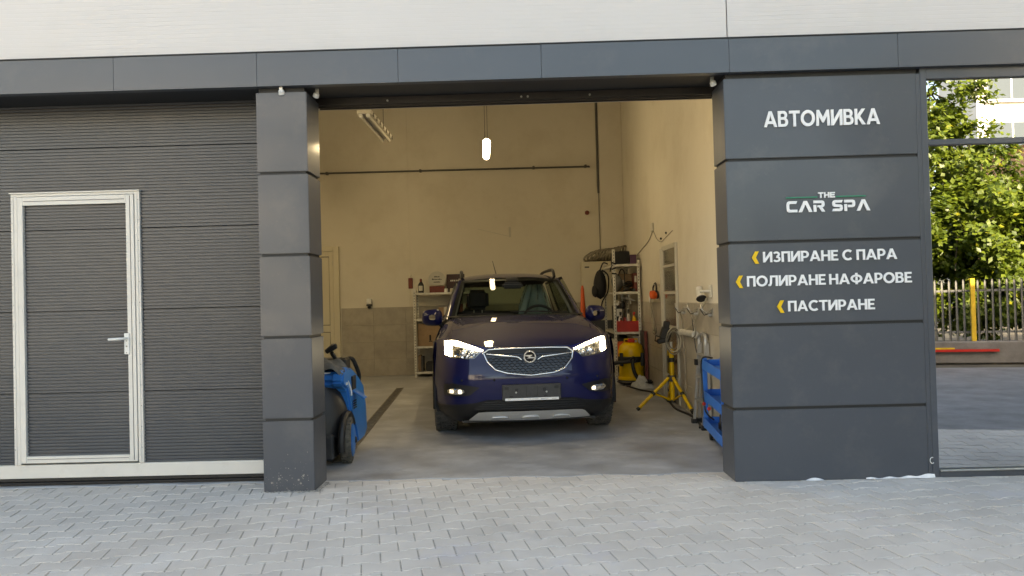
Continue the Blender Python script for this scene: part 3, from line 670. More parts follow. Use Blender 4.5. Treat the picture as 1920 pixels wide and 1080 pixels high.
t = thing('soap_dispenser', 'small soap dispenser on the back wall above the tiled dado', 'dispenser', (-2.87, 8.55, 1.28))
build('bottle', MB().box(-2.915, -2.825, 8.53, 8.60, 1.335, 1.44), M['white'], t, bevel=.012)
build('holder', MB().box(-2.92, -2.82, 8.525, 8.6, 1.30, 1.333), M['dgrey'], t, bevel=.006); build('nozzle', MB().lathe([(.025, 0), (.035, -.02), (.02, -.045)], 8, (-2.87, 8.55, 1.298)), M['black'], t)
t = thing('hanging_tag', 'dark red rectangular tag hanging by the left shelf on the back wall', 'tag', (-2.1, 8.59, 1.6))
build('board', MB().box(-2.135, -2.055, 8.565, 8.585, 1.605, 1.80), M['dred'], t, bevel=.004); build('hook', MB().tube([(-2.09, 8.575, 1.80), (-2.092, 8.575, 1.84), (-2.07, 8.58, 1.86), (-2.07, 8.6, 1.86)], .005, 6), M['pvc'], t)

# ---- shelf racks
def rack(name, label, x0, x1, y0, y1, shelves, ztop, posts=None, deck='galv'):
    t = thing(name, label, 'shelf rack', ((x0 + x1) / 2, (y0 + y1) / 2, 0))
    for (x, y, sx, sy) in ((x0, y0, 1, 1), (x1, y0, -1, 1), (x0, y1, 1, -1), (x1, y1, -1, -1)):
        zt = (posts or {}).get((sx, sy), ztop); m_ = MB()
        m_.box(min(x, x + sx * .038), max(x, x + sx * .038), y - .002, y + .002, 0.0, zt); m_.box(x - .002, x + .002, min(y, y + sy * .038), max(y, y + sy * .038), 0.0, zt)
        po = build('post', m_, M['galv'], t)
        h = MB(); z = .05
        while z < zt - .03:
            h.box(min(x + sx * .015, x + sx * .025), max(x + sx * .015, x + sx * .025), y - .0035, y - .0021, z, z + .022); z += .05
        build('slot_holes', h, M['dgrey'], po, kind='stuff')
    for z in shelves:
        m_ = MB(); m_.box(x0 + .003, x1 - .003, y0 + .003, y0 + .006, z - .035, z); m_.box(x0 + .003, x1 - .003, y1 - .006, y1 - .003, z - .035, z)
        m_.box(x0 + .003, x0 + .006, y0 + .0065, y1 - .0065, z - .035, z); m_.box(x1 - .006, x1 - .003, y0 + .0065, y1 - .0065, z - .035, z)
        sh = build('shelf', m_, M[deck], t); build('shelf_deck', MB().box(x0 + .0065, x1 - .0065, y0 + .0065, y1 - .0065, z - .012, z - .002), M['galv'], sh)
    return t
LS = [.10, .555, 1.045, 1.515]
rack('shelf_rack', 'low perforated steel shelf rack against the back wall left of the car', -1.985, -.85, 8.10, 8.53, LS, 1.57)
RS = [.30, .80, 1.43, 1.865]
rack('shelf_rack', 'tall perforated steel shelf rack along the right wall beside the locker', 1.405, 1.825, 6.45, 7.80, RS, 1.93, {(1, 1): 2.10})

def item(name, label, cat, loc, parts, group=None):
    t = thing(name, label, cat, loc, group)
    for p in parts: build(p[0], p[1], M[p[2]], t, smooth=p[3] if len(p) > 3 else None, bevel=p[4] if len(p) > 4 else 0)
    return t
# on the left rack, top board
Z0 = LS[3] - .002
item('polish_bottle', 'dark squeeze bottle with pale label at the left end of the low shelf', 'bottle', (-1.86, 8.25, Z0),
     [('bottle', MB().lathe([(.05, 0), (.052, .02), (.052, .15), (.03, .19), (.018, .2)], 12, (-1.86, 8.25, Z0)), 'black', 40), ('cap', MB().lathe([(.022, .2), (.02, .25), (.01, .26)], 10, (-1.86, 8.25, Z0)), 'dred', 40), ('label', MB().box(-1.895, -1.825, 8.192, 8.2, Z0 + .04, Z0 + .13), 'pvc')])
pl = thing('round_plaque', 'pale round topped plaque with dark script standing on the low shelf', 'plaque', (-1.58, 8.4, Z0))
o_ = arc(-1.58, Z0 + .23, .16, .16, 215, -35, 24); pb = MB().plate([o_], lambda x, z, d: (x, 8.36 + d * .02, z), 1)
plo = build('board', pb, M['pvc'], pl); lo = MB()
for z, hw in ((.28, .05), (.235, .09), (.185, .06)):
    for i in range(7): lo.box(-1.58 - hw + i * hw * .29, -1.58 - hw + i * hw * .29 + hw * .2, 8.356, 8.359, Z0 + z, Z0 + z + random.uniform(.014, .026))
build('script', lo, M['blackfab'], plo, kind='stuff')
build('stand', MB().box(-1.72, -1.44, 8.35, 8.42, Z0, Z0 + .12), M['dred'], pl, bevel=.004)
bx = item('display_box', 'dark box with faint pale lettering on the low shelf behind the car', 'box', (-1.25, 8.4, Z0), [('carton', MB().box(-1.40, -1.08, 8.33, 8.5, Z0, Z0 + .33), 'bluesack', None, .004)])
lo = MB()
for i in range(6): lo.box(-1.33 + i * .032, -1.31 + i * .032, 8.3265, 8.329, Z0 + .2, Z0 + .225)
build('print', lo, M['galv'], bx, kind='stuff')
for i, (x, y, r_, h, m_, lab) in enumerate(((-1.40, 8.2, .035, .075, 'white', 'small white jar in front of the plaque on the low shelf'), (-1.29, 8.22, .045, .07, 'beige', 'squat beige pot on the low shelf near the windscreen pillar'), (-1.15, 8.2, .05, .13, 'white', 'white tub on the low shelf in front of the dark box'))):
    item('jar', lab, 'jar', (x, y, Z0), [('body', MB().lathe([(r_, 0), (r_, h * .8), (r_ * .8, h * .85)], 12, (x, y, Z0)), m_, 40), ('lid', MB().lathe([(r_ * .85, h * .85), (r_ * .85, h)], 12, (x, y, Z0)), 'galv', 40)], 'jars on the low shelf')
Z1 = LS[2] - .002
for x0, x1, h, m_, lab in ((-1.55, -1.25, .2, 'card', 'brown carton on the upper middle board of the low rack'), (-1.2, -.95, .26, 'dred', 'dark red carton on the upper middle board of the low rack')):
    item('carton', lab, 'box', ((x0 + x1) / 2, 8.3, Z1), [('box', MB().box(x0, x1, 8.2, 8.46, Z1, Z1 + h), m_, None, .004), ('tape', MB().box(x0 + .1, x0 + .15, 8.196, 8.47, Z1 + .02, Z1 + h + .002), 'pvc')])
Z2 = LS[1] - .002
item('carton', 'large brown carton with two dark print marks on the low rack', 'box', (-1.6, 8.3, Z2), [('box', MB().box(-1.93, -1.30, 8.18, 8.48, Z2, Z2 + .40), 'card', None, .004),
     ('print', MB().box(-1.72, -1.69, 8.176, 8.181, Z2 + .1, Z2 + .2).box(-1.58, -1.55, 8.176, 8.181, Z2 + .1, Z2 + .2).box(-1.73, -1.67, 8.176, 8.181, Z2 + .08, Z2 + .095).box(-1.59, -1.53, 8.176, 8.181, Z2 + .08, Z2 + .095), 'blackfab'),
     ('tape', MB().box(-1.94, -1.29, 8.3, 8.36, Z2 + .396, Z2 + .402), 'pvc')])
item('wire_bunch', 'tangle of thin wire loops on the low rack behind the left mirror', 'wire', (-1.2, 8.3, Z2), [('loops', MB().tube([(-1.2 + .12 * math.cos(i * .5), 8.3 + .08 * math.sin(i * .55), Z2 + .02 + .007 * i + .03 * math.sin(i * .9)) for i in range(40)], .005, 5), 'galvsteel')])
Z3 = LS[0] - .002
item('tool_case', 'black tool case on the bottom board of the low rack', 'case', (-1.55, 8.3, Z3), [('case', MB().box(-1.80, -1.25, 8.18, 8.46, Z3, Z3 + .17), 'black', None, .02), ('handle', MB().tube([(-1.62, 8.3, Z3 + .17), (-1.62, 8.3, Z3 + .21), (-1.44, 8.3, Z3 + .21), (-1.44, 8.3, Z3 + .17)], .01, 6), 'dgrey'), ('latch', MB().box(-1.67, -1.63, 8.174, 8.182, Z3 + .07, Z3 + .12), 'galvsteel')])
item('tin_stack', 'narrow dark stack of books standing at the left of the bottom board', 'books', (-1.89, 8.3, Z3), [('book', MB().box(-1.935, -1.885, 8.2, 8.42, Z3, Z3 + .29), 'card', None, .003), ('book', MB().box(-1.883, -1.845, 8.2, 8.42, Z3, Z3 + .27), 'dgrey', None, .003)])
item('spray_gun', 'dark spray gun lying on the black case of the low rack', 'spray gun', (-1.42, 8.25, Z3 + .17), [('body', MB().tube([(-1.52, 8.24, Z3 + .2), (-1.4, 8.24, Z3 + .25), (-1.3, 8.24, Z3 + .24)], [.02, .03, .018], 8), 'dgrey', 50), ('trigger_grip', MB().tube([(-1.42, 8.24, Z3 + .24), (-1.45, 8.24, Z3 + .33)], [.018, .02], 8), 'dred', 50)])

# ---- locker, coil, pole
lk = thing('locker', 'tall cream metal locker in the back right corner behind the shelf rack', 'locker', (1.36, 8.2, 0))
build('body', MB().box(1.045, 1.70, 8.02, 8.44, 0, 1.99), M['door_c'], lk, bevel=.006)
d1 = build('door', MB().box(1.052, 1.693, 7.995, 8.018, .955, 1.982), M['door_c'], lk, bevel=.004)
build('door', MB().box(1.052, 1.693, 7.995, 8.018, .012, .945), M['dgrey'], lk, bevel=.004)  # lower door coloured darker to stand for the shade on it
build('name_plate', MB().box(1.09, 1.17, 7.991, 7.996, 1.88, 1.905), M['dgrey'], d1); build('door_handle', MB().box(1.63, 1.65, 7.975, 7.996, 1.3, 1.42), M['dgrey'], d1)
hc = thing('hose_coil', 'coil of ribbed grey hose lying on top of the locker', 'hose', (1.4, 8.2, 1.99))
for k in range(11):
    rr = .11 + .052 * math.sin(min(1, (k + 1) / 5) * 1.5); bx_ = 1.13 + .054 * k
    lp_ = []
    for a_ in range(22):
        th = a_ * 2 * math.pi / 22; q = rr * (math.sin(th) + 1)
        lp_.append((bx_ + .75 * q * (1 - .9 * q) + .085 * math.cos(th) + .010 * math.sin(3 * th + k), 8.22 + .17 * math.cos(th), 2.012 + .62 * q * (1 + .05 * max(0, k - 5)) + .004 * (k % 3)))
    build('loop', MB().tube(lp_, .0185, 7, closed=True), M['hose'], hc, smooth=60)
item('marker_cone', 'slim red orange cone standing in front of the cream locker', 'cone', (1.0, 7.4, 0), [('base', MB().box(.85, 1.13, 7.27, 7.55, 0, .03), 'black', None, .01), ('cone', MB().lathe([(.105, .03), (.06, .8), (.028, 1.5), (.015, 1.56)], 14, (.995, 7.41, 0)), 'orange', 40), ('stripe', MB().lathe([(.0665, .72), (.0535, .92)], 14, (.995, 7.41, 0)), 'red', 40)])

# ---- things on and around the right rack
zt = RS[3] - .002
item('speaker_case', 'black boxy case standing on top of the tall rack', 'case', (1.55, 6.8, zt), [('case', MB().box(1.445, 1.70, 6.62, 7.05, zt, zt + .215), 'black', None, .012), ('grille', MB().box(1.465, 1.68, 6.613, 6.621, zt + .02, zt + .195), 'blackfab')])
item('card_box', 'small dark purple box beside the black case on the tall rack', 'box', (1.75, 6.7, zt), [('carton', MB().box(1.705, 1.80, 6.6, 6.85, zt, zt + .15), 'purple', None, .003), ('flap', MB().box(1.707, 1.798, 6.605, 6.845, zt + .151, zt + .156), 'dred')])
st = thing('strap', 'black strap wound round the left post of the tall rack', 'strap', (1.4, 6.44, 1.8))
for z, tl in ((1.72, .1), (1.80, -.35), (1.88, .4)):
    build('winding', MB().obox((1.425, 6.46, z), (.07, .07, .022), Matrix.Rotation(tl, 3, 'Y')), M['blackfab'], st, bevel=.004)
build('loose_end', MB().tube([(1.40, 6.43, 1.86), (1.37, 6.44, 1.80), (1.36, 6.43, 1.75)], .009, 6), M['blackfab'], st)
bp = thing('backpack', 'black backpack hanging on the left side of the tall rack', 'backpack', (1.28, 7.2, 1.3))
def pack(u, v):
    a_ = u * 2 * math.pi; z = v; r_ = math.sin(math.pi * min(max(v, .0), 1)) ** .45 * (1 - .25 * v)
    return (1.275 + math.cos(a_) * .125 * r_, 7.2 + math.sin(a_) * .19 * r_ + .01 * math.sin(9 * v + 5 * a_), 1.32 + .5 * z)
build('sack', MB().grid(pack, 21, 14), M['blackfab'], bp, smooth=60)
def pocket(u, v):
    a_ = u * 2 * math.pi; r_ = math.sin(math.pi * v) ** .4
    return (1.19 + math.cos(a_) * .06 * r_, 7.17 + math.sin(a_) * .13 * r_, 1.35 + .22 * v)
build('front_pocket', MB().grid(pocket, 17, 9), M['blackfab'], bp, smooth=60)
build('strap', MB().tube(bez([(1.3, 7.08, 1.8), (1.39, 7.0, 1.7), (1.38, 7.0, 1.45), (1.3, 7.05, 1.30), (1.27, 7.03, 1.2)], 6), .014, 6), M['blackfab'], bp); build('strap', MB().tube(bez([(1.28, 7.2, 1.8), (1.33, 7.15, 1.92), (1.40, 7.1, 1.9)], 6), .012, 6), M['blackfab'], bp)
z2 = RS[2] - .002
def sack(u, v):
    a_ = u * 2 * math.pi; r_ = math.sin(math.pi * v) ** .5 * (1 + .12 * math.sin(3 * a_ + 7 * v))
    return (1.50 + math.cos(a_) * .085 * r_, 6.75 + math.sin(a_) * .2 * r_, z2 + .30 * v)
item('tote_bag', 'slumped grey bag on the upper board of the tall rack', 'bag', (1.5, 6.75, z2), [('bag', MB().grid(sack, 21, 10), 'greyfab', 60), ('handle', MB().tube(bez([(1.50, 6.62, z2 + .24), (1.55, 6.55, z2 + .36), (1.6, 6.56, z2 + .3), (1.6, 6.6, z2 + .1)], 6), .008, 6), 'blackfab')])
item('black_cable', 'heap of black cable lying on the upper board of the tall rack', 'cable', (1.68, 6.62, z2), [('cable', MB().tube([(1.66 + .075 * math.cos(i * .6), 6.63 + .09 * math.sin(i * .63), z2 + .012 + .0035 * i + .01 * math.sin(i)) for i in range(44)], .011, 6), 'black', 60), ('plug', MB().box(1.72, 1.76, 6.52, 6.56, z2, z2 + .05), 'dgrey', None, .005)])
item('file_box', 'brown file box at the back of the upper board of the tall rack', 'box', (1.62, 7.2, z2), [('carton', MB().box(1.52, 1.78, 7.05, 7.4, z2, z2 + .3), 'card', None, .004), ('label', MB().box(1.58, 1.66, 7.046, 7.051, z2 + .1, z2 + .2), 'pvc')])
item('binder', 'dark binder leaning at the right end of the upper board', 'binder', (1.78, 6.7, z2), [('cover', MB().box(1.745, 1.80, 6.56, 6.82, z2, z2 + .30), 'dred', None, .003), ('spine_label', MB().box(1.755, 1.79, 6.556, 6.561, z2 + .15, z2 + .25), 'pvc')])
z1 = RS[1] - .002
cr_ = thing('bottle_crate', 'red carry crate of detergent bottles on the middle board of the tall rack', 'crate', (1.63, 6.65, z1))
c_ = MB(); c_.box(1.47, 1.80, 6.50, 6.515, z1, z1 + .17); c_.box(1.47, 1.80, 6.80, 6.815, z1, z1 + .17); c_.box(1.47, 1.485, 6.5155, 6.7995, z1, z1 + .17); c_.box(1.785, 1.80, 6.5155, 6.7995, z1, z1 + .17); c_.box(1.4855, 1.7845, 6.5155, 6.7995, z1, z1 + .012)
build('tray', c_, M['red'], cr_, bevel=.004)
build('carry_handle', MB().box(1.6, 1.61, 6.516, 6.799, z1 + .012, z1 + .22), M['red'], cr_)
def bottle(x, y, z, h, r_, m_, cap, lab, trig=True, name='spray_bottle'):
    t = thing(name, lab, 'bottle', (x, y, z), 'detergent bottles on the tall rack')
    build('body', MB().lathe([(r_, 0), (r_, h * .6), (r_ * .75, h * .7), (r_ * .35, h * .78), (r_ * .35, h * .82)], 12, (x, y, z)), M[m_], t, smooth=40)
    if trig:
        build('trigger_head', MB().box(x - r_ * .45, x + r_ * .45, y - r_ * 1.3, y + r_ * .8, z + h * .86, z + h), M[cap], t, bevel=.006)
        build('trigger', MB().tube([(x, y - r_ * .9, z + h * .88), (x, y - r_ * 1.1, z + h * .74)], .006, 6), M[cap], t)
        build('collar', MB().lathe([(r_ * .45, h * .81), (r_ * .45, h * .87)], 10, (x, y, z)), M[cap], t)
    else: build('cap', MB().lathe([(r_ * .45, h * .81), (r_ * .4, h * .95)], 10, (x, y, z)), M[cap], t, smooth=40)
zb = z1 + .0125
for a_ in ((1.53, 6.57, zb, .22, .036, 'red', 'dgrey', 'red bottle at the left front of the red crate', False), (1.64, 6.56, zb, .27, .034, 'white', 'white', 'white spray bottle in the middle of the red crate'), (1.735, 6.57, zb, .30, .036, 'yellow', 'red', 'yellow spray bottle with red head at the right of the red crate'),
           (1.54, 6.72, zb, .30, .036, 'white', 'black', 'white spray bottle with black head at the back of the red crate'), (1.67, 6.72, zb, .34, .036, 'white', 'dgrey', 'tall white spray bottle with grey head in the red crate')): bottle(*a_)
item('jerry_can', 'black and white canister behind the red crate on the tall rack', 'canister', (1.52, 6.95, z1), [('body', MB().box(1.45, 1.60, 6.86, 7.1, z1, z1 + .42), 'black', None, .02), ('label', MB().box(1.50, 1.585, 6.853, 6.861, z1 + .24, z1 + .36), 'white'), ('cap', MB().lathe([(.025, 0), (.025, .04)], 10, (1.5, 6.95, z1 + .42)), 'white')])
item('foam_gun', 'black and white foam sprayer hanging under the upper board of the tall rack', 'sprayer', (1.56, 6.6, 1.15), [('hook_wire', MB().tube([(1.56, 6.6, 1.40), (1.56, 6.6, 1.28)], .004, 5), 'galvsteel'), ('pump', MB().lathe([(.02, 0), (.045, -.04), (.05, -.1), (.03, -.13)], 10, (1.56, 6.6, 1.29)), 'black', 40), ('nozzle', MB().tube([(1.56, 6.6, 1.25), (1.50, 6.57, 1.27), (1.475, 6.56, 1.22)], .014, 6), 'white', 50)])
item('valve_head', 'pale metal hose fitting hanging under the upper board of the tall rack', 'fitting', (1.68, 6.55, 1.2), [('hook_wire', MB().tube([(1.66, 6.55, 1.40), (1.66, 6.55, 1.33)], .004, 5), 'galvsteel'), ('body', MB().tube([(1.58, 6.55, 1.33), (1.66, 6.55, 1.32), (1.75, 6.55, 1.28)], [.012, .02, .012], 8), 'alu', 50), ('tap', MB().tube([(1.66, 6.55, 1.32), (1.69, 6.54, 1.24)], .01, 6), 'alu')])
z0 = RS[0] - .002
item('canister', 'orange red canister with a black top under the tall rack', 'canister', (1.60, 7.0, z0), [('body', MB().lathe([(.10, 0), (.10, .28), (.085, .33)], 14, (1.60, 7.0, z0)), 'orange', 40), ('lid', MB().lathe([(.09, .33), (.1, .36), (.06, .42)], 14, (1.60, 7.0, z0)), 'black', 40)])
item('white_tub', 'white storage tub at the right of the bottom board', 'tub', (1.74, 6.95, z0), [('tub', MB().box(1.71, 1.81, 6.62, 7.2, z0, z0 + .40), 'white', None, .01), ('lid', MB().box(1.705, 1.815, 6.61, 7.21, z0 + .401, z0 + .42), 'white', None, .004)])
item('grey_tub', 'grey jerrycan at the left of the bottom board of the tall rack', 'canister', (1.48, 7.1, z0), [('body', MB().box(1.42, 1.52, 6.95, 7.3, z0, z0 + .36), 'galv', None, .02), ('cap', MB().lathe([(.02, 0), (.02, .03)], 10, (1.47, 7.0, z0 + .36)), 'dgrey')])
item('black_board', 'dark flat board leaning on the wall beside the tall rack', 'board', (1.82, 6.2, 0), [('board', MB().box(1.80, 1.84, 6.0, 6.43, .0, .82), 'dgrey', None, .004), ('edge', MB().box(1.797, 1.843, 5.99, 5.999, 0, .825), 'dred')])

# ---- yellow vacuum cleaner
vc = thing('vacuum_cleaner', 'yellow drum vacuum cleaner with a black belt and hose under the tall rack', 'vacuum cleaner', (1.62, 6.22, 0))
vx, vy = 1.62, 6.20
build('drum', MB().lathe([(.17, .05), (.205, .09), (.205, .13), (.19, .14), (.185, .34), (.19, .36)], 22, (vx, vy, 0)), M['yellow'], vc, smooth=40)
build('belt', MB().lathe([(.193, .355), (.203, .37), (.203, .43), (.19, .445)], 22, (vx, vy, 0)), M['black'], vc, smooth=40)
build('motor_head', MB().lathe([(.192, .44), (.195, .52), (.17, .60), (.12, .645), (.05, .655)], 22, (vx, vy, 0)), M['yellow'], vc, smooth=40)
build('carry_handle', MB().tube([(vx - .1, vy - .02, .62), (vx - .1, vy - .02, .70), (vx + .1, vy - .02, .70), (vx + .1, vy - .02, .62)], .012, 8), M['yellow'], vc, smooth=40)
build('switch', MB().box(vx - .05, vx + .05, vy - .09, vy + .02, .645, .71), M['red'], vc, bevel=.012)
build('base_ring', MB().lathe([(.2, .03), (.225, .05), (.2, .085)], 22, (vx, vy, 0)), M['black'], vc, smooth=40)
for a_ in (45, 135, 225, 315):
    build('castor', MB().lathe([(.026, -.014), (.026, .014)], 10, (vx + .2 * math.cos(R(a_)), vy + .2 * math.sin(R(a_)), .026), RY90), M['black'], vc)
build('hose_socket', MB().tube([(vx - .0, vy - .17, .40), (vx + .01, vy - .25, .40)], [.055, .05], 12), M['black'], vc, smooth=40)
build('hose', MB().tube(bez([(vx + .01, vy - .24, .40), (vx - .02, vy - .29, .36), (vx + .0, vy - .31, .22), (vx + .08, vy - .31, .08), (vx + .18, vy - .33, .035)], 8), .027, 10), M['black'], vc, smooth=60)
build('nozzle_tube', MB().tube([(vx - .36, vy - .10, .33), (vx - .2, vy - .18, .36), (vx - .03, vy - .21, .38)], [.036, .028, .03], 10), M['black'], vc, smooth=40)
build('latch', MB().box(vx + .12, vx + .17, vy - .165, vy - .12, .3, .5), M['black'], vc, bevel=.008); build('latch', MB().box(vx - .19, vx - .14, vy - .15, vy - .1, .3, .5), M['black'], vc, bevel=.008)

rg_ = thing('floor_cloth', 'crumpled white cloth with a dark brush lying by the yellow vacuum', 'cloth', (1.72, 5.8, 0))
def rag(u, v):
    x = 1.56 + .30 * u; y = 5.62 + .3 * v; e_ = math.sin(math.pi * u) ** .6 * math.sin(math.pi * v) ** .6
    return (x + .02 * math.sin(9 * v), y, .008 + e_ * (.13 + .04 * math.sin(13 * u + 3 * v) + .03 * math.sin(19 * v + 2)))
build('cloth', MB().grid(rag, 22, 18), M['cloth_w'], rg_, smooth=80)
br_ = MB()
for _ in range(140):
    a_ = random.uniform(0, 6.28); b_ = random.uniform(.1, 1.4); p = Vector((1.80, 5.68, .07)); q = p + Vector((math.cos(a_) * math.cos(b_), math.sin(a_) * math.cos(b_), math.sin(b_))) * random.uniform(.04, .075)
    br_.tube([p, q], .003, 3)
build('brush', br_, M['blackfab'], rg_, kind='stuff')
# hose along the foot of the wall
tag(build('floor_hose', MB().tube(bez([(1.5, 6.0, .015), (1.62, 5.45, .015), (1.78, 5.0, .015), (1.80, 4.2, .015), (1.76, 3.5, .015), (1.82, 3.0, .015), (1.80, 2.5, .015), (1.74, 2.2, .015)], 8), .013, 7), M['black'], smooth=60), 'thin black hose lying along the foot of the right wall', 'hose')

# ---- right wall fittings
gd = thing('glazed_frame', 'white framed narrow glazed door with cross bars on the right wall', 'glazed door', (1.84, 4.1, 0))
y0_, y1_ = 3.70, 4.58
f_ = MB().box(1.835, 1.868, y1_ - .06, y1_, .02, 2.0); f_.box(1.835, 1.868, y0_, y0_ + .03, .02, 2.0); f_.box(1.836, 1.868, y0_ + .0305, y1_ - .0605, 1.94, 2.0)
build('frame', f_, M['pvc'], gd, bevel=.004)
for z in (1.71, 1.37, .935, .30): build('cross_bar', MB().box(1.832, 1.868, y0_ + .0305, y1_ - .0605, z, z + .035), M['pvc'], gd, bevel=.004)
for z0_, z1_ in ((.08, .30), (.345, .935), (.98, 1.37), (1.415, 1.71), (1.755, 1.94)): build('pane', MB().box(1.848, 1.856, y0_ + .03, y1_ - .06, z0_, z1_), M['mirror'], gd)
for yy in (4.66, 4.74): tag(build('wall_conduit', MB().tube([(1.85, yy, .02), (1.85, yy, 1.98)], .012, 8), M['pvc'], smooth=60), 'white vertical conduit %s the glazed frame on the right wall' % ('right against' if yy < 4.7 else 'a hand away from'), 'pipe')
hk = []
for i, (yy, lab) in enumerate(((3.31, 'metal hose hook next to the glazed frame, deepest of three'), (2.66, 'middle metal hose hook under the wall lamp'), (2.04, 'metal hose hook nearest the sign pillar on the right wall'))):
    t = thing('wall_hook', lab, 'hook', (1.85, yy, 1.2), 'hose hooks along the dado')
    build('plate', MB().box(1.852, 1.864, yy - .03, yy + .03, 1.14, 1.22), M['galvsteel'], t, bevel=.002)
    build('prong', MB().tube([(1.85, yy, 1.2), (1.79, yy - .03, 1.17), (1.75, yy - .02, 1.21), (1.75, yy + .03, 1.26)], .006, 6), M['galvsteel'], t, smooth=60)
    build('prong', MB().tube([(1.85, yy, 1.17), (1.79, yy + .05, 1.15), (1.76, yy + .09, 1.21)], .006, 6), M['dgrey'], t, smooth=60)
    build('valve', MB().lathe([(.016, 0), (.02, .015), (.014, .035)], 10, (1.85, yy, 1.15), Matrix.Rotation(R(-90), 3, 'Y')), M['alu'], t, smooth=40)
wl = thing('wall_lamp', 'white cylindrical spotlight with a dark rim on the right wall above the tiles', 'spotlight', (1.8, 2.3, 1.35))
rot = Matrix.Rotation(R(35), 3, 'X') @ Matrix.Rotation(R(-18), 3, 'Y')
build('mounting_plate', MB().box(1.85, 1.866, 2.05, 2.14, 1.32, 1.45), M['galv'], wl, bevel=.006)
build('arm', MB().tube([(1.855, 2.1, 1.39), (1.80, 2.12, 1.39), (1.79, 2.2, 1.385)], .014, 8), M['galv'], wl, smooth=60)
build('lamp_can', MB().lathe([(.025, .08), (.037, .07), (.042, -.03), (.05, -.06)], 18, (1.80, 2.27, 1.365), Matrix.Rotation(R(-38), 3, 'X')), M['galv'], wl, smooth=40)
build('rim', MB().lathe([(.051, -.058), (.054, -.064), (.05, -.071)], 18, (1.80, 2.27, 1.365), Matrix.Rotation(R(-38), 3, 'X')), M['black'], wl, smooth=40)
build('cord', MB().tube(bez([(1.82, 2.1, 1.32), (1.81, 2.35, 1.18), (1.82, 2.8, 1.03), (1.84, 3.3, .96), (1.85, 3.75, .94)], 8), .007, 6), M['beige'], wl, smooth=60)
rl = thing('wall_roll', 'horizontal pale roll in a holder on the tiles of the right wall', 'roll', (1.8, 3.0, .93))
build('roll', MB().lathe([(.036, -.33), (.036, .33)], 16, (1.82, 3.02, .93), RX90), M['galv'], rl, smooth=40)
for yy in (2.66, 3.375): build('end_cap', MB().lathe([(.040, -.012), (.040, .012)], 16, (1.82, yy, .93), RX90), M['galv'], rl, smooth=40)
build('bracket', MB().box(1.80, 1.864, 2.69, 2.71, .92, .94).box(1.80, 1.864, 3.33, 3.35, .92, .94), M['white'], rl)
for i, (pts, lab) in enumerate((([(1.80, 3.3, 1.15), (1.83, 3.32, 1.0), (1.84, 3.31, .6), (1.83, 3.25, .3), (1.83, 3.27, .05)], 'pale hose hanging from the deepest hook down to the floor'), ([(1.79, 2.66, 1.15), (1.80, 2.55, 1.02), (1.80, 2.56, .93), (1.79, 2.66, .89)], 'short pale hose from the middle hook to the roll'),
                                ([(1.80, 2.70, 1.15), (1.83, 2.70, .8), (1.84, 2.5, .55), (1.84, 2.42, .65)], 'dark thin cable looping below the middle hook'))):
    tag(build('wall_hose', MB().tube(bez(pts, 8), .008 if i < 2 else .006, 6), M['hose'] if i < 2 else M['dgrey'], smooth=60), lab, 'hose')
em = thing('ear_defenders', 'orange and black ear defenders hanging on the right wall beside the tall rack', 'ear defenders', (1.8, 5.0, 1.35))
for yy, a_ in ((4.9, .2), (5.05, -.1)):
    build('cup', MB().lathe([(.05, 0), (.06, .02), (.055, .05), (.03, .06)], 14, (1.80, yy, 1.37), Matrix.Rotation(R(-95), 3, 'Y') @ Matrix.Rotation(a_, 3, 'X')), M['orange'], em, smooth=40)
    build('cushion', MB().lathe([(.055, -.03), (.062, -.015), (.055, 0)], 14, (1.80, yy, 1.37), Matrix.Rotation(R(-95), 3, 'Y') @ Matrix.Rotation(a_, 3, 'X')), M['black'], em, smooth=40)
build('headband', MB().tube(bez([(1.80, 4.87, 1.40), (1.80, 4.84, 1.47), (1.81, 4.97, 1.53), (1.80, 5.1, 1.47), (1.80, 5.08, 1.40)], 6), .012, 6), M['black'], em, smooth=60)
build('wall_peg', MB().tube([(1.868, 4.97, 1.50), (1.78, 4.97, 1.51)], .008, 6), M['galvsteel'], em)
cb = thing('cable_bundle', 'bundle of pale cables hanging beside the orange ear defenders', 'cable', (1.82, 5.3, 1.0))
build('peg', MB().tube([(1.868, 5.35, 1.34), (1.79, 5.35, 1.35)], .008, 6), M['galvsteel'], cb)
for k in range(4): build('cable', MB().tube(bez([(1.80, 5.34 - .01 * k, 1.345), (1.80 - .01 * k, 5.28 - .05 * k, 1.22), (1.82, 5.24 - .06 * k, .98 - .03 * k), (1.83, 5.34, .88 - .02 * k), (1.82, 5.42, 1.05), (1.80, 5.37, 1.34)], 6), .008, 5), M['hose'] if k % 2 else M['beige'], cb, smooth=60)
build('plug', MB().box(1.79, 1.84, 5.36, 5.44, 1.26, 1.35), M['white'], cb, bevel=.008)
jb = thing('junction_box', 'small pale junction box with thin wires high on the right wall', 'junction box', (1.86, 5.35, 2.33))
build('box', MB().box(1.835, 1.869, 5.29, 5.41, 2.27, 2.39), M['pvc'], jb, bevel=.008)
build('wire', MB().tube(bez([(1.862, 5.40, 2.27), (1.864, 5.8, 2.16), (1.864, 6.5, 2.08), (1.864, 7.0, 2.02)], 6), .005, 5), M['hose'], jb)
build('wire', MB().tube(bez([(1.862, 5.30, 2.27), (1.864, 5.05, 2.14), (1.864, 4.75, 2.08), (1.864, 4.5, 2.10), (1.864, 3.95, 2.16)], 6), .005, 5), M['hose'], jb)
for yy, zz, lab in ((4.35, 2.165, 'small dark bolt in the right wall above the glazed frame'), (4.72, 2.12, 'small dark screw at the end of the thin wall wire')):
    tag(build('wall_bolt', MB().lathe([(.014, 0), (.014, .02)], 8, (1.868, yy, zz), Matrix.Rotation(R(-90), 3, 'Y')), M['black']), lab, 'bolt')

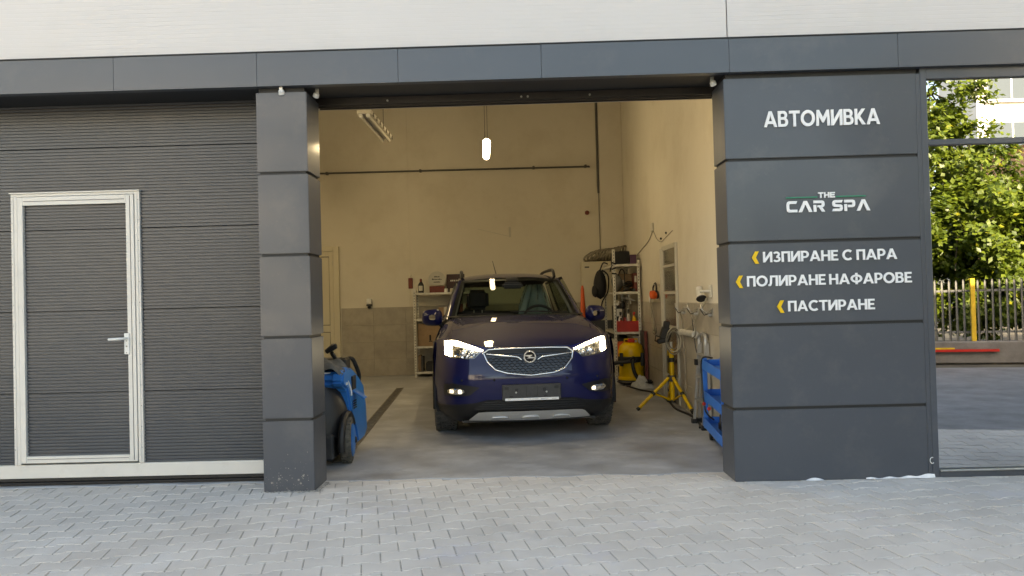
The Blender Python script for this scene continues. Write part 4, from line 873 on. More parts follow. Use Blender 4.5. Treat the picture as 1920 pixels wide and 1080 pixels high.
# ---- yellow tripod work light
tp = thing('work_light', 'yellow tripod work light with its lamp and cable bundled on top', 'work light', (1.70, 3.62, 0))
cx, cy = 1.745, 3.62
build('pole', MB().tube([(cx, cy, .10), (cx, cy, .72)], .027, 12), M['yellow'], tp, smooth=50)
build('pole', MB().tube([(cx, cy, .72), (cx, cy, .80)], .019, 10), M['galvsteel'], tp, smooth=50)
build('clamp', MB().lathe([(.034, .56), (.034, .61)], 12, (cx, cy, 0)), M['black'], tp, smooth=40)
build('hub', MB().lathe([(.05, .33), (.055, .35), (.05, .40)], 12, (cx, cy, 0)), M['dgrey'], tp, smooth=40)
build('lower_hub', MB().lathe([(.034, .08), (.034, .11)], 12, (cx, cy, 0)), M['black'], tp)
for fx, fy, fz in ((1.31, 3.50, 0.012), (1.835, 2.95, .05), (1.80, 4.2, .012)):
    d_ = Vector((fx - cx, fy - cy, 0)).normalized(); a_ = Vector((cx, cy, .37)) + d_ * .045; b_ = Vector((fx, fy, fz + .012))
    lg = build('leg', MB().tube([a_, b_], .020, 10), M['yellow'], tp, smooth=50)
    build('foot_cap', MB().tube([a_.lerp(b_, .96), a_.lerp(b_, 1.02)], .024, 10), M['black'], lg, smooth=50)
    build('sleeve', MB().tube([a_.lerp(b_, .47), a_.lerp(b_, .54)], .026, 10), M['black'], lg, smooth=50)
    build('brace', MB().tube([a_.lerp(b_, .5), (cx, cy, .10)], .012, 8), M['yellow'], lg, smooth=50)
hd = MB(); hd.obox((cx - .06, cy, .90), (.12, .10, .15), Matrix.Rotation(.3, 3, 'Y')); hd.obox((cx - .10, cy - .02, .82), (.14, .08, .06), Matrix.Rotation(-.2, 3, 'Y')); hd.obox((cx - .05, cy, 1.0), (.07, .07, .10), Matrix.Rotation(.2, 3, 'Y'))
build('lamp_head', hd, M['black'], tp, bevel=.012)
build('bail_handle', MB().tube([(cx - .12, cy - .05, .86), (cx - .19, cy - .05, .88), (cx - .20, cy - .05, .82), (cx - .13, cy - .05, .80)], .008, 6), M['black'], tp, smooth=60)
for k in range(5):
    build('cable_loop', MB().tube([(cx + .02 + (.055 + .010 * k) * math.cos(i * .42), cy - .03 - .012 * k + .02 * math.sin(i * .9), .83 - .02 * (k % 3) + (.115 + .010 * k) * math.sin(i * .42)) for i in range(15)], .007, 6, closed=True), M['beige'] if k % 2 else M['hose'], tp, smooth=60)

# ---- aluminium stepladder folded against the wall
ld = thing('stepladder', 'folded aluminium stepladder leaning on the right wall behind the blue trolley', 'stepladder', (1.8, 2.6, 0))
for yy0, yy1, dx in ((2.55, 2.49, 0), (2.11, 2.19, 0), (2.59, 2.49, .05), (2.09, 2.19, .05)):
    lg = build('rail', MB().tube([(1.76 + dx * 1.2, yy0, .0), (1.82 + dx * .3, yy1, .86)], .019, 4), M['alu'], ld)
    build('foot_cap', MB().box(1.735 + dx * 1.2, 1.785 + dx * 1.2, yy0 - .03, yy0 + .03, 0, .05), M['black'], lg)
build('top_hoop', MB().tube(bez([(1.82, 2.49, .84), (1.825, 2.47, .93), (1.83, 2.34, .955), (1.825, 2.21, .93), (1.82, 2.19, .84)], 5), .02, 6), M['alu'], ld, smooth=50)
for z in (.25, .5, .72): build('step', MB().box(1.75 + .07 * z, 1.81 + .07 * z, 2.15, 2.54, z, z + .025), M['alu'], ld, bevel=.003)
build('hook', MB().box(1.77, 1.80, 2.47, 2.52, .62, .68), M['black'], ld)

# ---- blue trolley
tr = thing('tool_trolley', 'bright blue three tier workshop trolley half hidden by the sign pillar', 'trolley', (1.72, 1.2, 0))
p_far, p_near = Vector((1.665, 1.70, 0)), Vector((1.575, .66, 0)); du = (p_near - p_far).normalized(); dw = Vector((-du.y, du.x, 0)); LT = (p_near - p_far).length; WT = .20
if dw.x < 0: dw = -dw
def tpt(a_, b_, z): q = p_far + du * a_ + dw * b_; return (q.x, q.y, z)
rotT = Matrix.Rotation(math.atan2(du.y, du.x), 3, 'Z')
for a_, b_ in ((.02, .02), (LT - .02, .02), (.02, WT - .02), (LT - .02, WT - .02)): build('post', MB().obox(tpt(a_, b_, .43), (.045, .04, .66), rotT), M['bluesteel'], tr, bevel=.004)
for z in (.14, .40, .68):
    m_ = MB(); hz = .085
    m_.obox(tpt(LT / 2, -.002, z + .02), (LT, .012, hz), rotT); m_.obox(tpt(LT / 2, WT + .002, z + .02), (LT, .012, hz), rotT); m_.obox(tpt(-.002, WT / 2, z + .02), (.012, WT, hz), rotT); m_.obox(tpt(LT + .002, WT / 2, z + .02), (.012, WT, hz), rotT)
    sh = build('shelf', m_, M['bluesteel'], tr, bevel=.003); build('shelf_floor', MB().obox(tpt(LT / 2, WT / 2, z), (LT - .02, WT - .01, .008), rotT), M['bluesteel'], sh)
for a_, b_ in ((.1, .05), (LT - .1, .05), (.1, WT - .05), (LT - .1, WT - .05)):
    wc = build('castor_wheel', MB().lathe([(.03, -.016), (.045, -.012), (.045, .012), (.03, .016)], 14, tpt(a_, b_, .045), rotT @ RX90), M['black'], tr, smooth=40)
    build('fork', MB().obox(tpt(a_, b_, .085), (.04, .045, .035), rotT), M['galvsteel'], wc)
for a_, z in ((.25, .36), (.55, .36)): build('red_knob', MB().lathe([(.012, 0), (.018, .01), (.012, .03)], 8, tpt(a_, -.03, z), RX90), M['red'], tr)
tag(build('trolley_cable', MB().tube(bez([tpt(.3, .05, .78), tpt(.2, -.03, .76), tpt(.2, -.03, .5), tpt(.28, -.02, .3), tpt(.3, .05, .22)], 8), .008, 6), M['black'], smooth=60), 'black cable looped over the blue trolley', 'cable')
item('black_tool', 'black power tool lying on the lowest tier of the blue trolley', 'power tool', tpt(.6, .1, .15), [('body', MB().obox(tpt(.55, .1, .19), (.26, .07, .07), rotT), 'black', None, .012), ('grip', MB().obox(tpt(.45, .1, .245), (.05, .05, .1), rotT), 'dgrey', None, .01)])

# ---- blue pressure washer by the narrow pillar
pw = thing('pressure_washer', 'blue and black wheeled pressure washer half hidden behind the narrow pillar', 'pressure washer', (-1.85, 1.1, 0))
wx, wy, wr_ = -1.54, .98, .19
tw = build('wheel', MB().lathe([(.11, -.045), (.17, -.05), (wr_, -.03), (wr_, .03), (.17, .045), (.135, .04)], 26, (wx, wy, wr_), Matrix.Rotation(R(8), 3, 'Z') @ RY90), M['dirtytyre'], pw, smooth=35)
kn = MB()
for i in range(26):
    a_ = i * 2 * math.pi / 26; q = Matrix.Rotation(R(8), 3, 'Z')
    for s_ in (-1, 1):
        c_ = q @ Vector((s_ * .022, math.cos(a_) * wr_, math.sin(a_) * wr_)) + Vector((wx, wy, wr_))
        kn.obox(c_, (.034, .022, .012), q @ Matrix.Rotation(a_ - math.pi / 2, 3, 'X'))
build('tread', kn, M['dirtytyre'], tw, kind='stuff')
build('rim', MB().lathe([(.135, .034), (.14, .05), (.11, .058), (.05, .066), (.02, .066)], 24, (wx, wy, wr_), Matrix.Rotation(R(8), 3, 'Z') @ RY90), M['blue'], tw, smooth=35)
build('hub', MB().lathe([(.03, .064), (.022, .08)], 10, (wx, wy, wr_), Matrix.Rotation(R(8), 3, 'Z') @ RY90), M['black'], tw)
tw2 = build('wheel', MB().lathe([(.11, -.045), (.17, -.05), (wr_, -.03), (wr_, .03), (.17, .045), (.135, .04)], 26, (-2.15, wy, wr_), RY90), M['dirtytyre'], pw, smooth=35)
# blue side body: outline in the y-z plane extruded in x
sb = [(.82, .70), (.88, .78), (1.02, .81), (1.22, .78), (1.42, .70), (1.60, .60), (1.66, .40), (1.64, .18), (1.50, .12), (1.24, .12), (1.20, .24), (1.12, .36), (1.06, .42), (1.02, .52), (.98, .62), (.86, .66)]
build('side_body', MB().plate([sb], lambda y, z, d: (-1.50 - .09 * d - .05 * (z - .1) , y, z), 1), M['blue'], pw, bevel=.018, segs=2)
build('main_body', MB().plate([sb], lambda y, z, d: (-1.60 - .50 * d, y + .02, z - .005), 1), M['blue'], pw, bevel=.03, segs=2)
def cowl(u, v):
    a_ = R(170 + 200 * u); r_ = .215 + .035 * (1 - v); z = .24 + .43 * v; k = 1 - .30 * v ** 2.5
    return (-1.77 + r_ * k * math.cos(a_), 1.03 + r_ * 1.1 * k * math.sin(a_), z)
build('front_cowl', MB().grid(cowl, 16, 12), M['black'], pw, smooth=60)
build('cowl_cap', MB().lathe([(.152, .0), (.14, .03), (.09, .05), (.03, .058)], 20, (-1.77, 1.02, .668)), M['black'], pw, smooth=50)
fd = MB(); fd.tube([(wx - .0, wy + (wr_ + .035) * math.cos(R(a_)), wr_ + (wr_ + .035) * math.sin(R(a_))) for a_ in range(195, 15, -15)], .03, 8)
build('mudguard', fd, M['black'], pw, smooth=60)
build('front_tray', MB().box(-2.1, -1.61, .77, .98, .06, .27), M['dgrey'], pw, bevel=.015)
build('vent_slots', MB().box(-1.508, -1.50, 1.10, 1.20, .44, .45).box(-1.509, -1.501, 1.10, 1.20, .46, .47).box(-1.51, -1.502, 1.10, 1.20, .48, .49).box(-1.511, -1.503, 1.10, 1.20, .50, .51), M['black'], pw)
build('logo_patch', MB().box(-1.54, -1.525, .92, .97, .665, .685), M['white'], pw)
build('side_fin', MB().obox((-1.475, 1.2, .555), (.13, .10, .014), Matrix.Rotation(R(35), 3, 'Y')), M['blue'], pw, bevel=.004)
build('recess', MB().box(-1.53, -1.512, 1.12, 1.24, .60, .72), M['black'], pw, bevel=.005)
build('push_handle', MB().tube([(-1.62, 1.25, .72), (-1.66, 1.16, .86), (-1.69, 1.1, .93)], .02, 8), M['black'], pw, smooth=50); build('lever', MB().tube([(-1.74, 1.12, .94), (-1.67, 1.10, .985), (-1.645, 1.10, .99)], [.022, .03, .022], 10), M['black'], pw, smooth=50)
build('top_box', MB().box(-1.9, -1.60, 1.25, 1.42, .76, .87), M['black'], pw, bevel=.015)
gc = thing('grey_cover', 'crumpled dark grey cloth draped over the blue pressure washer', 'cloth', (-1.75, 1.05, .8))
def drape(u, v):
    x = -2.05 + .50 * u; y = .86 + .36 * v; e_ = math.sin(math.pi * min(max(u, .02), .98)) ** .4
    return (x + .015 * math.sin(11 * v), y, .735 + .15 * e_ * math.sin(math.pi * (.15 + .7 * v)) ** .6 + .018 * math.sin(17 * u + 9 * v) + .014 * math.sin(31 * v + 6 * u))
build('cloth', MB().grid(drape, 30, 22), M['greyfab'], gc, smooth=80)
(build('power_cord', MB().tube(bez([(-1.72, .90, .77), (-1.62, .95, .765), (-1.55, 1.0, .72), (-1.52, 1.05, .62), (-1.515, 1.06, .56)], 8), .009, 6), M['white'], pw, smooth=60))
for k, lab in enumerate(('black hose looped behind the blue pressure washer', 'thin black hose loop hanging at the back of the pressure washer')):
    tag(build('washer_hose', MB().tube(bez([(-1.66, 1.38, .84), (-1.60 + .015 * k, 1.42, .86), (-1.565 + .015 * k, 1.46, .78), (-1.545 + .012 * k, 1.5, .68), (-1.56, 1.5, .58)], 8), .014 - .003 * k, 6), M['black'], smooth=60), lab, 'hose')

# ------------------------------------------------------------------ the car (own frame: x across, y rearwards from the nose, z up)
car = thing('car', 'dark blue compact crossover car with lit headlights parked nose out in the garage', 'car', (.0459, 1.639, .004), rotz=.0993, scale=1.043)
ORG[car.name] = Vector((0, 0, 0))
def hermite(xs, ys, x):
    if x <= xs[0]: return ys[0]
    if x >= xs[-1]: return ys[-1]
    i = max(k for k in range(len(xs) - 1) if xs[k] <= x); h = xs[i + 1] - xs[i]; t = (x - xs[i]) / h
    def sl(k):
        if k == 0: return (ys[1] - ys[0]) / (xs[1] - xs[0])
        if k == len(xs) - 1: return (ys[-1] - ys[-2]) / (xs[-1] - xs[-2])
        a = (ys[k] - ys[k - 1]) / (xs[k] - xs[k - 1]); b = (ys[k + 1] - ys[k]) / (xs[k + 1] - xs[k])
        return 0 if a * b <= 0 else 2 * a * b / (a + b)
    m0, m1 = sl(i), sl(i + 1)
    return (2 * t**3 - 3 * t**2 + 1) * ys[i] + (t**3 - 2 * t**2 + t) * h * m0 + (-2 * t**3 + 3 * t**2) * ys[i + 1] + (t**3 - t**2) * h * m1
PW = [.18, .26, .34, .45, .58, .68, .76, .84, .90, .95, 1.0]; PVV = [.13, .06, .02, .0, -.01, .01, .035, .06, .09, .14, .26]
def S(u, w): return hermite(PW, PVV, w) + .16 * u * u + .55 * (abs(u) / .9) ** 8
def lin(p, x):
    if x <= p[0][0]: return p[0][1]
    for (a, b), (c, d) in zip(p, p[1:]):
        if x <= c: return b + (d - b) * (x - a) / (c - a)
    return p[-1][1]
HOODL = [(0, .862), (.12, .862), (.36, .866), (.44, .874), (.52, .895), (.60, .918), (.68, .937), (.74, .945), (.80, .943), (.885, .90)]
def hl(u): return hermite([p[0] for p in HOODL], [p[1] for p in HOODL], abs(u))
BOT = [(0, .158), (.60, .160), (.70, .175), (.82, .235), (.885, .34)]
BLK = [(0, .40), (.40, .395), (.50, .37), (.83, .335), (.885, .36)]
HP = [];
def patch(name, u0, u1, top, bot, m, off, parent, nu=24, nw=6, smooth=40, jit=0):
    """skin patch on the nose between two curves, lying off metres in front of the body"""
    rng = random.Random(5)
    mb = MB()
    mb.grid(lambda a, b: ((lambda u: (lambda w: (u, S(u, w) - off + rng.uniform(-jit, jit), w))(bot(u) + (top(u) - bot(u)) * b))(u0 + (u1 - u0) * a)), nu, nw)
    # rim: sink the border back to the body so that the patch has thickness
    o = build(name, mb, m, parent, smooth=smooth, local=True)
    return o
build_l = lambda name, mb, m, parent=None, **k: build(name, mb, m, parent or car, local=True, **k)
# painted nose and black lower part
def nose_u(a): return math.copysign(abs(a) ** .8, a) * .885
mb = MB(); mb.grid(lambda a, b: (lambda u: (lambda w: (u, S(u, w), w))(lin(BLK, abs(u)) + (hl(u) - lin(BLK, abs(u))) * b))(nose_u(2 * a - 1)), 61, 22)
build_l('bumper', mb, M['paint'], smooth=50)
mb = MB(); mb.grid(lambda a, b: (lambda u: (lambda w: (u, S(u, w) + .006 + .10 * (1 - b) ** 3, w))(lin(BOT, abs(u)) + (lin(BLK, abs(u)) + .004 - lin(BOT, abs(u))) * b))(nose_u(2 * a - 1)), 61, 10)
build_l('lower_valance', mb, M['trim'], smooth=50)
build_l('undertray', MB().box(-.62, .62, .22, 1.6, .17, .19), M['black'])
# hood: three panels with shut lines
HW = [(0, .885), (.25, .875), (.6, .85), (1, .80)]
def hood(a, s):
    """a -1..1 across, s 0..1 front to cowl"""
    U = lin(HW, s); u = a * U; ue = a * .885
    w0 = hl(ue); v0 = S(ue, w0)
    v1 = 1.41 + .10 * a * a; w1 = 1.128 - .02 * a * a
    s1 = s
    v = v0 + (v1 - v0) * s1; w = w0 + (w1 - w0) * (1 - (1 - s1) ** 1.5)
    e = max(0, abs(a) - .80) / .20
    w -= (.10 * e ** 2) * (.25 + .75 * min(1, s * 2.5))
    return (u, v, w)
for nm, a0, a1, n_ in (('hood', -.80, .80, 33), ('fender', -1, -.8045, 9), ('fender', .8045, 1, 9)):
    mb = MB(); mb.grid(lambda x, y: hood(a0 + (a1 - a0) * x, y * .985 + .012), n_, 24); build_l(nm, mb, M['paint'], smooth=50)
mb = MB(); mb.grid(lambda x, y: (lambda p: (p[0], p[1] + .004, p[2] - .010))(hood(-.97 + 1.94 * x, y)), 30, 16); build_l('hood_gap', mb, M['black'])
build_l('cowl', MB().grid(lambda x, y: ((2 * x - 1) * .76, 1.39 + .09 * (2 * x - 1) ** 2 + .10 * y, 1.118 + .012 * y), 13, 3), M['trim'])
# body side with wheel openings
def sidew(w, v):
    k = [(.22, .84), (.35, .875), (.55, .885), (.75, .885), (.90, .865), (1.0, .825), (1.07, .79)]
    return hermite([p[0] for p in k], [p[1] for p in k], w) - max(0, v - 3.4) ** 2 * .12
def shoulder(v): return lin([(.55, .90), (.8, .93), (1.45, 1.06), (3.6, 1.11), (4.1, 1.10)], v)
for sgn in (-1, 1):
    mb = MB(); nv, nw = 72, 16; idx = {}
    for i in range(nv):
        v = .56 + (4.12 - .56) * i / (nv - 1)
        for j in range(nw):
            w = .22 + (shoulder(v) - .22) * j / (nw - 1); idx[i, j] = len(mb.v); mb.v.append((sgn * sidew(w, v), v, w))
    for i in range(nv - 1):
        for j in range(nw - 1):
            cv = .56 + 3.56 * (i + .5) / (nv - 1); cw = .22 + (shoulder(cv) - .22) * (j + .5) / (nw - 1)
            if any(math.hypot(cv - c_, cw - .345) < .375 for c_ in (.925, 3.48)): continue
            mb.f.append((idx[i, j], idx[i + 1, j], idx[i + 1, j + 1], idx[i, j + 1]))
    build_l('body_side', mb, M['paint'], smooth=50)
    for c_ in (.925, 3.48):
        build_l('wheel_arch', MB().tube([(sgn * .872, c_ + .385 * math.cos(R(a_)), .345 + .385 * math.sin(R(a_))) for a_ in range(-12, 193, 12)], .022, 8), M['trim'], smooth=60)
        lin_ = MB(); lin_.grid(lambda x, y: (sgn * (.50 + .36 * x), c_ + .40 * math.cos(R(-15 + 210 * y)), .345 + .40 * math.sin(R(-15 + 210 * y))), 3, 18); build_l('arch_liner', lin_, M['black'])
build_l('belt_filler', MB().grid(lambda x, y: ((2 * x - 1) * .80, 1.46 + 2.6 * y, 1.03), 2, 2), M['black'])
build_l('tailgate', MB().grid(lambda x, y: ((2 * x - 1) * .84, 4.1 + .12 * (1 - (2 * x - 1) ** 4) - .1 * y, .3 + .78 * y), 15, 6), M['paint'], smooth=50)
# wheels
for sgn in (-1, 1):
    for c_ in (.925, 3.48):
        cx_ = sgn * .772; ro = Matrix.Rotation(R(90), 3, 'Y')
        tw_ = build_l('wheel', MB().lathe([(.23, -.105), (.30, -.112), (.335, -.095), (.343, -.06), (.343, .06), (.335, .095), (.30, .112), (.23, .105)], 40, (cx_, c_, .345), ro), M['tyre'], smooth=35)
        tb_ = MB()
        for i in range(46):
            a_ = i * 2 * math.pi / 46
            for (o_, tl, ln) in ((-.078, .35, .045), (-.026, -.4, .042), (.026, .4, .042), (.078, -.35, .045)):
                q = Vector((cx_ + o_, c_ + .344 * math.cos(a_ + o_ * .5), .345 + .344 * math.sin(a_ + o_ * .5)))
                tb_.obox(q, (ln, .030, .010), Matrix.Rotation(a_ - math.pi / 2, 3, 'X') @ Matrix.Rotation(tl, 3, 'Z'))
        build_l('tread', tb_, M['tyre'], tw_, kind='stuff')
        rm_ = MB().lathe([(.23, sgn * .07), (.225, sgn * .095), (.20, sgn * .06), (.05, sgn * .05), (.03, sgn * .07)], 24, (cx_, c_, .345), ro); build_l('rim', rm_, M['silver'], tw_, smooth=40)
# ---- grille
GT = [(-.420, .815), (-.372, .846), (-.2, .851), (0, .853), (.2, .852), (.350, .846), (.398, .808)]
GB = [(-.420, .812), (-.385, .735), (-.315, .666), (-.21, .634), (0, .610), (.214, .630), (.312, .664), (.385, .75), (.398, .805)]
gt = lambda u: lin(GT, u); gb = lambda u: lin(GB, u)
grl = patch('grille', -.418, .396, gt, gb, M['gloss'], .004, car, 40, 10)
rim_pts = [(u, S(u, w) - .010, w) for u, w in GT] + [(u, S(u, w) - .010, w) for u, w in GB[::-1][1:-1]]
rp_ = []
for i, p in enumerate(rim_pts):
    q = rim_pts[(i + 1) % len(rim_pts)]
    for k in range(4):
        t_ = k / 4; u_ = p[0] + (q[0] - p[0]) * t_; w_ = p[2] + (q[2] - p[2]) * t_; rp_.append((u_, S(u_, w_) - .010, w_))
build_l('chrome_surround', MB().tube(rp_, .0085, 8, closed=True), M['chrome'], grl, smooth=60)
hx = MB()
for r_ in range(9):
    w_ = .628 + r_ * .0235
    for k in range(-9, 10):
        u_ = (k + .5 * (r_ % 2)) * .047
        if u_ < -.40 or u_ > .385 or w_ > gt(u_) - .055 or w_ < gb(u_) + .012 or math.hypot(u_, w_ - .775) < .07: continue
        hx.tube([(u_ - .022, S(u_ - .022, w_) - .008, w_ + .003), (u_, S(u_, w_) - .014, w_ - .009), (u_ + .022, S(u_ + .022, w_) - .008, w_ + .003)], .0042, 5)
build_l('grille_mesh', hx, M['silver'] if False else mat('grille_bars', (.045, .045, .048), .3, metal=.3), grl, kind='stuff')
for pts in (((-.392, .808), (-.262, .791), (-.15, .780), (-.105, .770), (-.078, .748)), ((.385, .800), (.256, .787), (.15, .777), (.10, .768), (.068, .746))):
    build_l('chrome_wing', MB().tube([(u_, S(u_, w_) - .016, w_) for u_, w_ in [(p.x, p.y) for p in bez([(a_, b_, 0) for a_, b_ in pts], 5)]], [.006 + .0035 * math.sin(math.pi * k / 20) for k in range(21)], 8), M['chrome'], grl, smooth=60)
for du_ in (-.06, .06): pass
ec = (-.004, .775)
ev = S(*ec) - .030
em_ = build_l('emblem', MB().plate(ring(ec[0], ec[1], .056, .056, .0115), lambda x, z, d: (x, ev + d * .02, z), 1), M['chrome'], grl, bevel=.003)
build_l('emblem_back', MB().lathe([(.050, 0), (.050, .02)], 28, (ec[0], ev + .030, ec[1]), RX90), M['gloss'], em_)
bolt = [(-.055, .004), (-.004, .016), (.004, .018), (.036, .0185), (.014, .003), (.055, -.004), (.004, -.016), (-.036, -.0185), (-.014, -.003)]
bolt = [(-.056, -.0075), (-.018, -.0075), (-.034, -.022), (.012, -.004), (.056, .004 + .0035), (.018, .0075), (.034, .022), (-.012, .004)]
bolt = [(-.053, .0085), (.020, .0135), (.034, .024), (.0, -.0015), (.053, -.0085), (-.020, -.0135), (-.034, -.024), (.0, .0015)]
zb_ = [(-.050, -.004), (.004, .006), (-.030, .017), (.050, .017 - .013), (.050, .004), (-.004, -.006), (.030, -.017), (-.050, -.012)]
zz_ = [(-.050, .009), (.010, .009), (.032, .019), (.016, .001), (.050, -.009), (-.010, -.009), (-.032, -.019), (-.016, -.001)]
zz_ = [(-.047, .016), (.030, .016), (.006, .000), (.047, -.006), (.047, -.016), (-.030, -.016), (-.006, .0), (-.047, .006)]
build_l('emblem_bolt', MB().plate([[(ec[0] + a_, ec[1] + b_) for a_, b_ in zz_]], lambda x, z, d: (x, ev + .002 + d * .016, z), 1), M['chrome'], em_, bevel=.0015)
# black trim band along the top of the grille
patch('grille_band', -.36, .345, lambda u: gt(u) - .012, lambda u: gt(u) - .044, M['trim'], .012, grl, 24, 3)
# ---- headlights
for sgn in (-1, 1):
    if sgn < 0: T = [(-.772, .930), (-.70, .938), (-.646, .932), (-.53, .892), (-.418, .848)]; B = [(-.772, .792), (-.72, .775), (-.58, .762), (-.498, .770), (-.418, .842)]; I = [(-.772, .930), (-.705, .880), (-.418, .826)]; u0, u1 = -.772, -.418; ban = (-.772, -.703)
    else: T = [(.402, .840), (.53, .890), (.64, .926), (.705, .936), (.742, .926)]; B = [(.402, .834), (.484, .756), (.60, .766), (.70, .784), (.742, .80)]; I = [(.402, .818), (.667, .888), (.742, .930)]; u0, u1 = .402, .742; ban = (.678, .742)
    tf = lambda u, T=T: lin(T, u); bf = lambda u, B=B: lin(B, u)
    hlt = patch('headlight', u0, u1, tf, bf, M['lampback'], .003, car, 22, 8)
    # reflector facets
    rf = MB(); rng = random.Random(11 + sgn)
    ulo, uhi = (ban[1], u1 - .05) if sgn < 0 else (u0 + .05, ban[0])
    nfu, nfw = 11, 5
    for i in range(nfu):
        for j in range(nfw):
            ua, ub = ulo + (uhi - ulo) * i / nfu, ulo + (uhi - ulo) * (i + .88) / nfu
            f_ = lambda u, t: bf(u) + .010 + (min(tf(u), lin(I, u)) - .010 - bf(u)) * t
            ta, tb2 = j / nfw, (j + .86) / nfw
            if f_(ua, 1) - f_(ua, 0) < .02: continue
            vs_ = []
            for (uu, tt) in ((ua, ta), (ub, ta), (ub, tb2), (ua, tb2)):
                ww = f_(uu, tt); vs_.append((uu, S(uu, ww) - .007 - rng.uniform(0, .010), ww))
            if rng.random() < .82: rf.add(vs_, [(0, 1, 2), (0, 2, 3)])
    build_l('reflector', rf, M['reflector'], hlt, kind='stuff')
    for (uc, wc, r_) in ((( -.60, .815, .034), (-.52, .815, .022)) if sgn < 0 else ((.575, .812, .034), (.50, .80, .022))):
        build_l('projector', MB().lathe([(r_, 0), (r_ * .8, .012), (r_ * .3, .02)], 16, (uc, S(uc, wc) - .006, wc), RX90), M['reflector'], hlt, smooth=60)
    def drl_top(a, b):
        u = u0 + (u1 - u0) * (.004 + .992 * a); t_ = tf(u) - .006; l_ = max(bf(u) + .004, min(t_ - .004, lin(I, u))); l_ += .22 * (t_ - l_)
        return (u, S(u, l_ + (t_ - l_) * b) - .016, l_ + (t_ - l_) * b)
    build_l('running_light', MB().grid(drl_top, 26, 3), M['drl'], hlt, smooth=40)
    def drl_side(a, b):
        u = ban[0] + (ban[1] - ban[0]) * (.04 + .92 * a); lo = bf(u) + .012; hi_ = lin(I, u) if sgn < 0 or True else 0
        w_ = lo + (min(hi_, tf(u)) - .001 - lo) * b; return (u, S(u, w_) - .0155, w_)
    build_l('running_light', MB().grid(drl_side, 5, 6), M['drl'], hlt, smooth=40)
# ---- lower front
patch('lower_grille', -.52, .535, lambda u: lin([(-.52, .315), (-.42, .392), (.40, .392), (.535, .30)], u), lambda u: lin([(-.52, .303), (0, .296), (.535, .285)], u), M['black'], .010, car, 30, 4)
for i, w_ in enumerate((.312, .333, .354, .376)):
    hw = .50 - .028 * i
    build_l('grille_slat', MB().tube([(u_ * hw / 10, S(u_ * hw / 10, w_) - .014, w_) for u_ in range(-10, 11)], .0055, 6), M['trim'], smooth=60)
skd = patch('skid_plate', -.562, .558, lambda u: lin([(-.562, .205), (-.48, .278), (-.4, .285), (.40, .282), (.49, .275), (.558, .206)], u), lambda u: lin([(-.562, .199), (0, .192), (.558, .199)], u), M['silver'], .012, car, 40, 6)
for u_ in (-.285, .0, .285):
    build_l('skid_rib', MB().tube(bez([(u_ - .075, S(u_ - .075, .21) - .012, .208), (u_ - .055, S(u_, .225) - .024, .230), (u_ + .055, S(u_, .225) - .024, .230), (u_ + .075, S(u_ + .075, .21) - .012, .208)], 6), .008, 6), M['silver'], skd, smooth=60)
ph = build_l('plate_holder', MB().box(-.262, .266, S(0, .46) - .030, S(0.26, .46) - .004, .393, .532), M['plate'], bevel=.006)
lo = MB()
for (a_, b_, w0, w1) in ((-.245, -.205, .49, .515), (.205, .245, .49, .515), (-.20, -.17, .42, .435), (.11, .14, .42, .435), (-.05, .05, .435, .437), (-.15, -.12, .47, .50), (.10, .13, .47, .50), (-.05, -.045, .43, .52), (.05, .055, .43, .52)): lo.box(a_, b_, S(0, .46) - .0335, S(0, .46) - .030, w0, w1)
build_l('holder_relief', lo, M['black'], ph, kind='stuff')
for u_ in (-.14, .135): build_l('holder_screw', MB().lathe([(.009, 0), (.007, .004)], 10, (u_, S(0, .46) - .030, .462), RX90), M['galvsteel'], ph)
st_ = build_l('holder_strip', MB().box(-.240, .246, S(0, .40) - .040, S(0, .40) - .028, .388, .412), M['letter_w'], ph, bevel=.003)
lo = MB()
for a_, b_ in ((-.215, -.19), (-.02, -.005), (.0, .06), (.08, .15), (.18, .225)): lo.box(a_, b_, S(0, .40) - .0408, S(0, .40) - .0398, .396, .403)
build_l('fine_print', lo, M['galv'], st_, kind='stuff')
for sgn in (-1, 1):
    tl_ = [(.465, .512), (.56, .528), (.70, .545), (.785, .530)]; bl_ = [(.465, .508), (.55, .440), (.66, .425), (.785, .430)]
    uu = (-.785, -.465) if sgn < 0 else (.465, .785)
    fb = patch('fog_recess', uu[0], uu[1], lambda u: lin(tl_, abs(u)), lambda u: lin(bl_, abs(u)), M['trim'], .005, car, 20, 6)
    a0, a1 = ((-.752, -.600) if sgn < 0 else (.560, .712))
    fo = patch('fog_lamp', a0, a1, lambda u: lin([(a0, .478), (a0 + .03, .497), (a1 - .03, .5), (a1, .482)], u), lambda u: lin([(a0, .455), (a0 + .03, .442), (a1 - .03, .447), (a1, .47)], u), M['reflector'], .012, fb, 12, 5, jit=.004, smooth=None)
    b0 = a0 + (.0 if sgn < 0 else .01); patch('fog_bulb', a0 + .02 if sgn < 0 else a0 + .005, a0 + .05 if sgn < 0 else a0 + .04, lambda u: .487, lambda u: .455, M['lampbulb'], .019, fo, 4, 3)
    if sgn < 0: patch('fog_bulb', a0 + .095, a0 + .125, lambda u: .49, lambda u: .455, M['lampbulb'], .019, fo, 4, 3)
# sensor dots and crease line in the bumper
for u_ in (-.62, -.33, .33, .62): build_l('parking_sensor', MB().lathe([(.011, 0), (.010, .003)], 12, (u_, S(u_, .575) - .001, .575), RX90), M['gloss'])
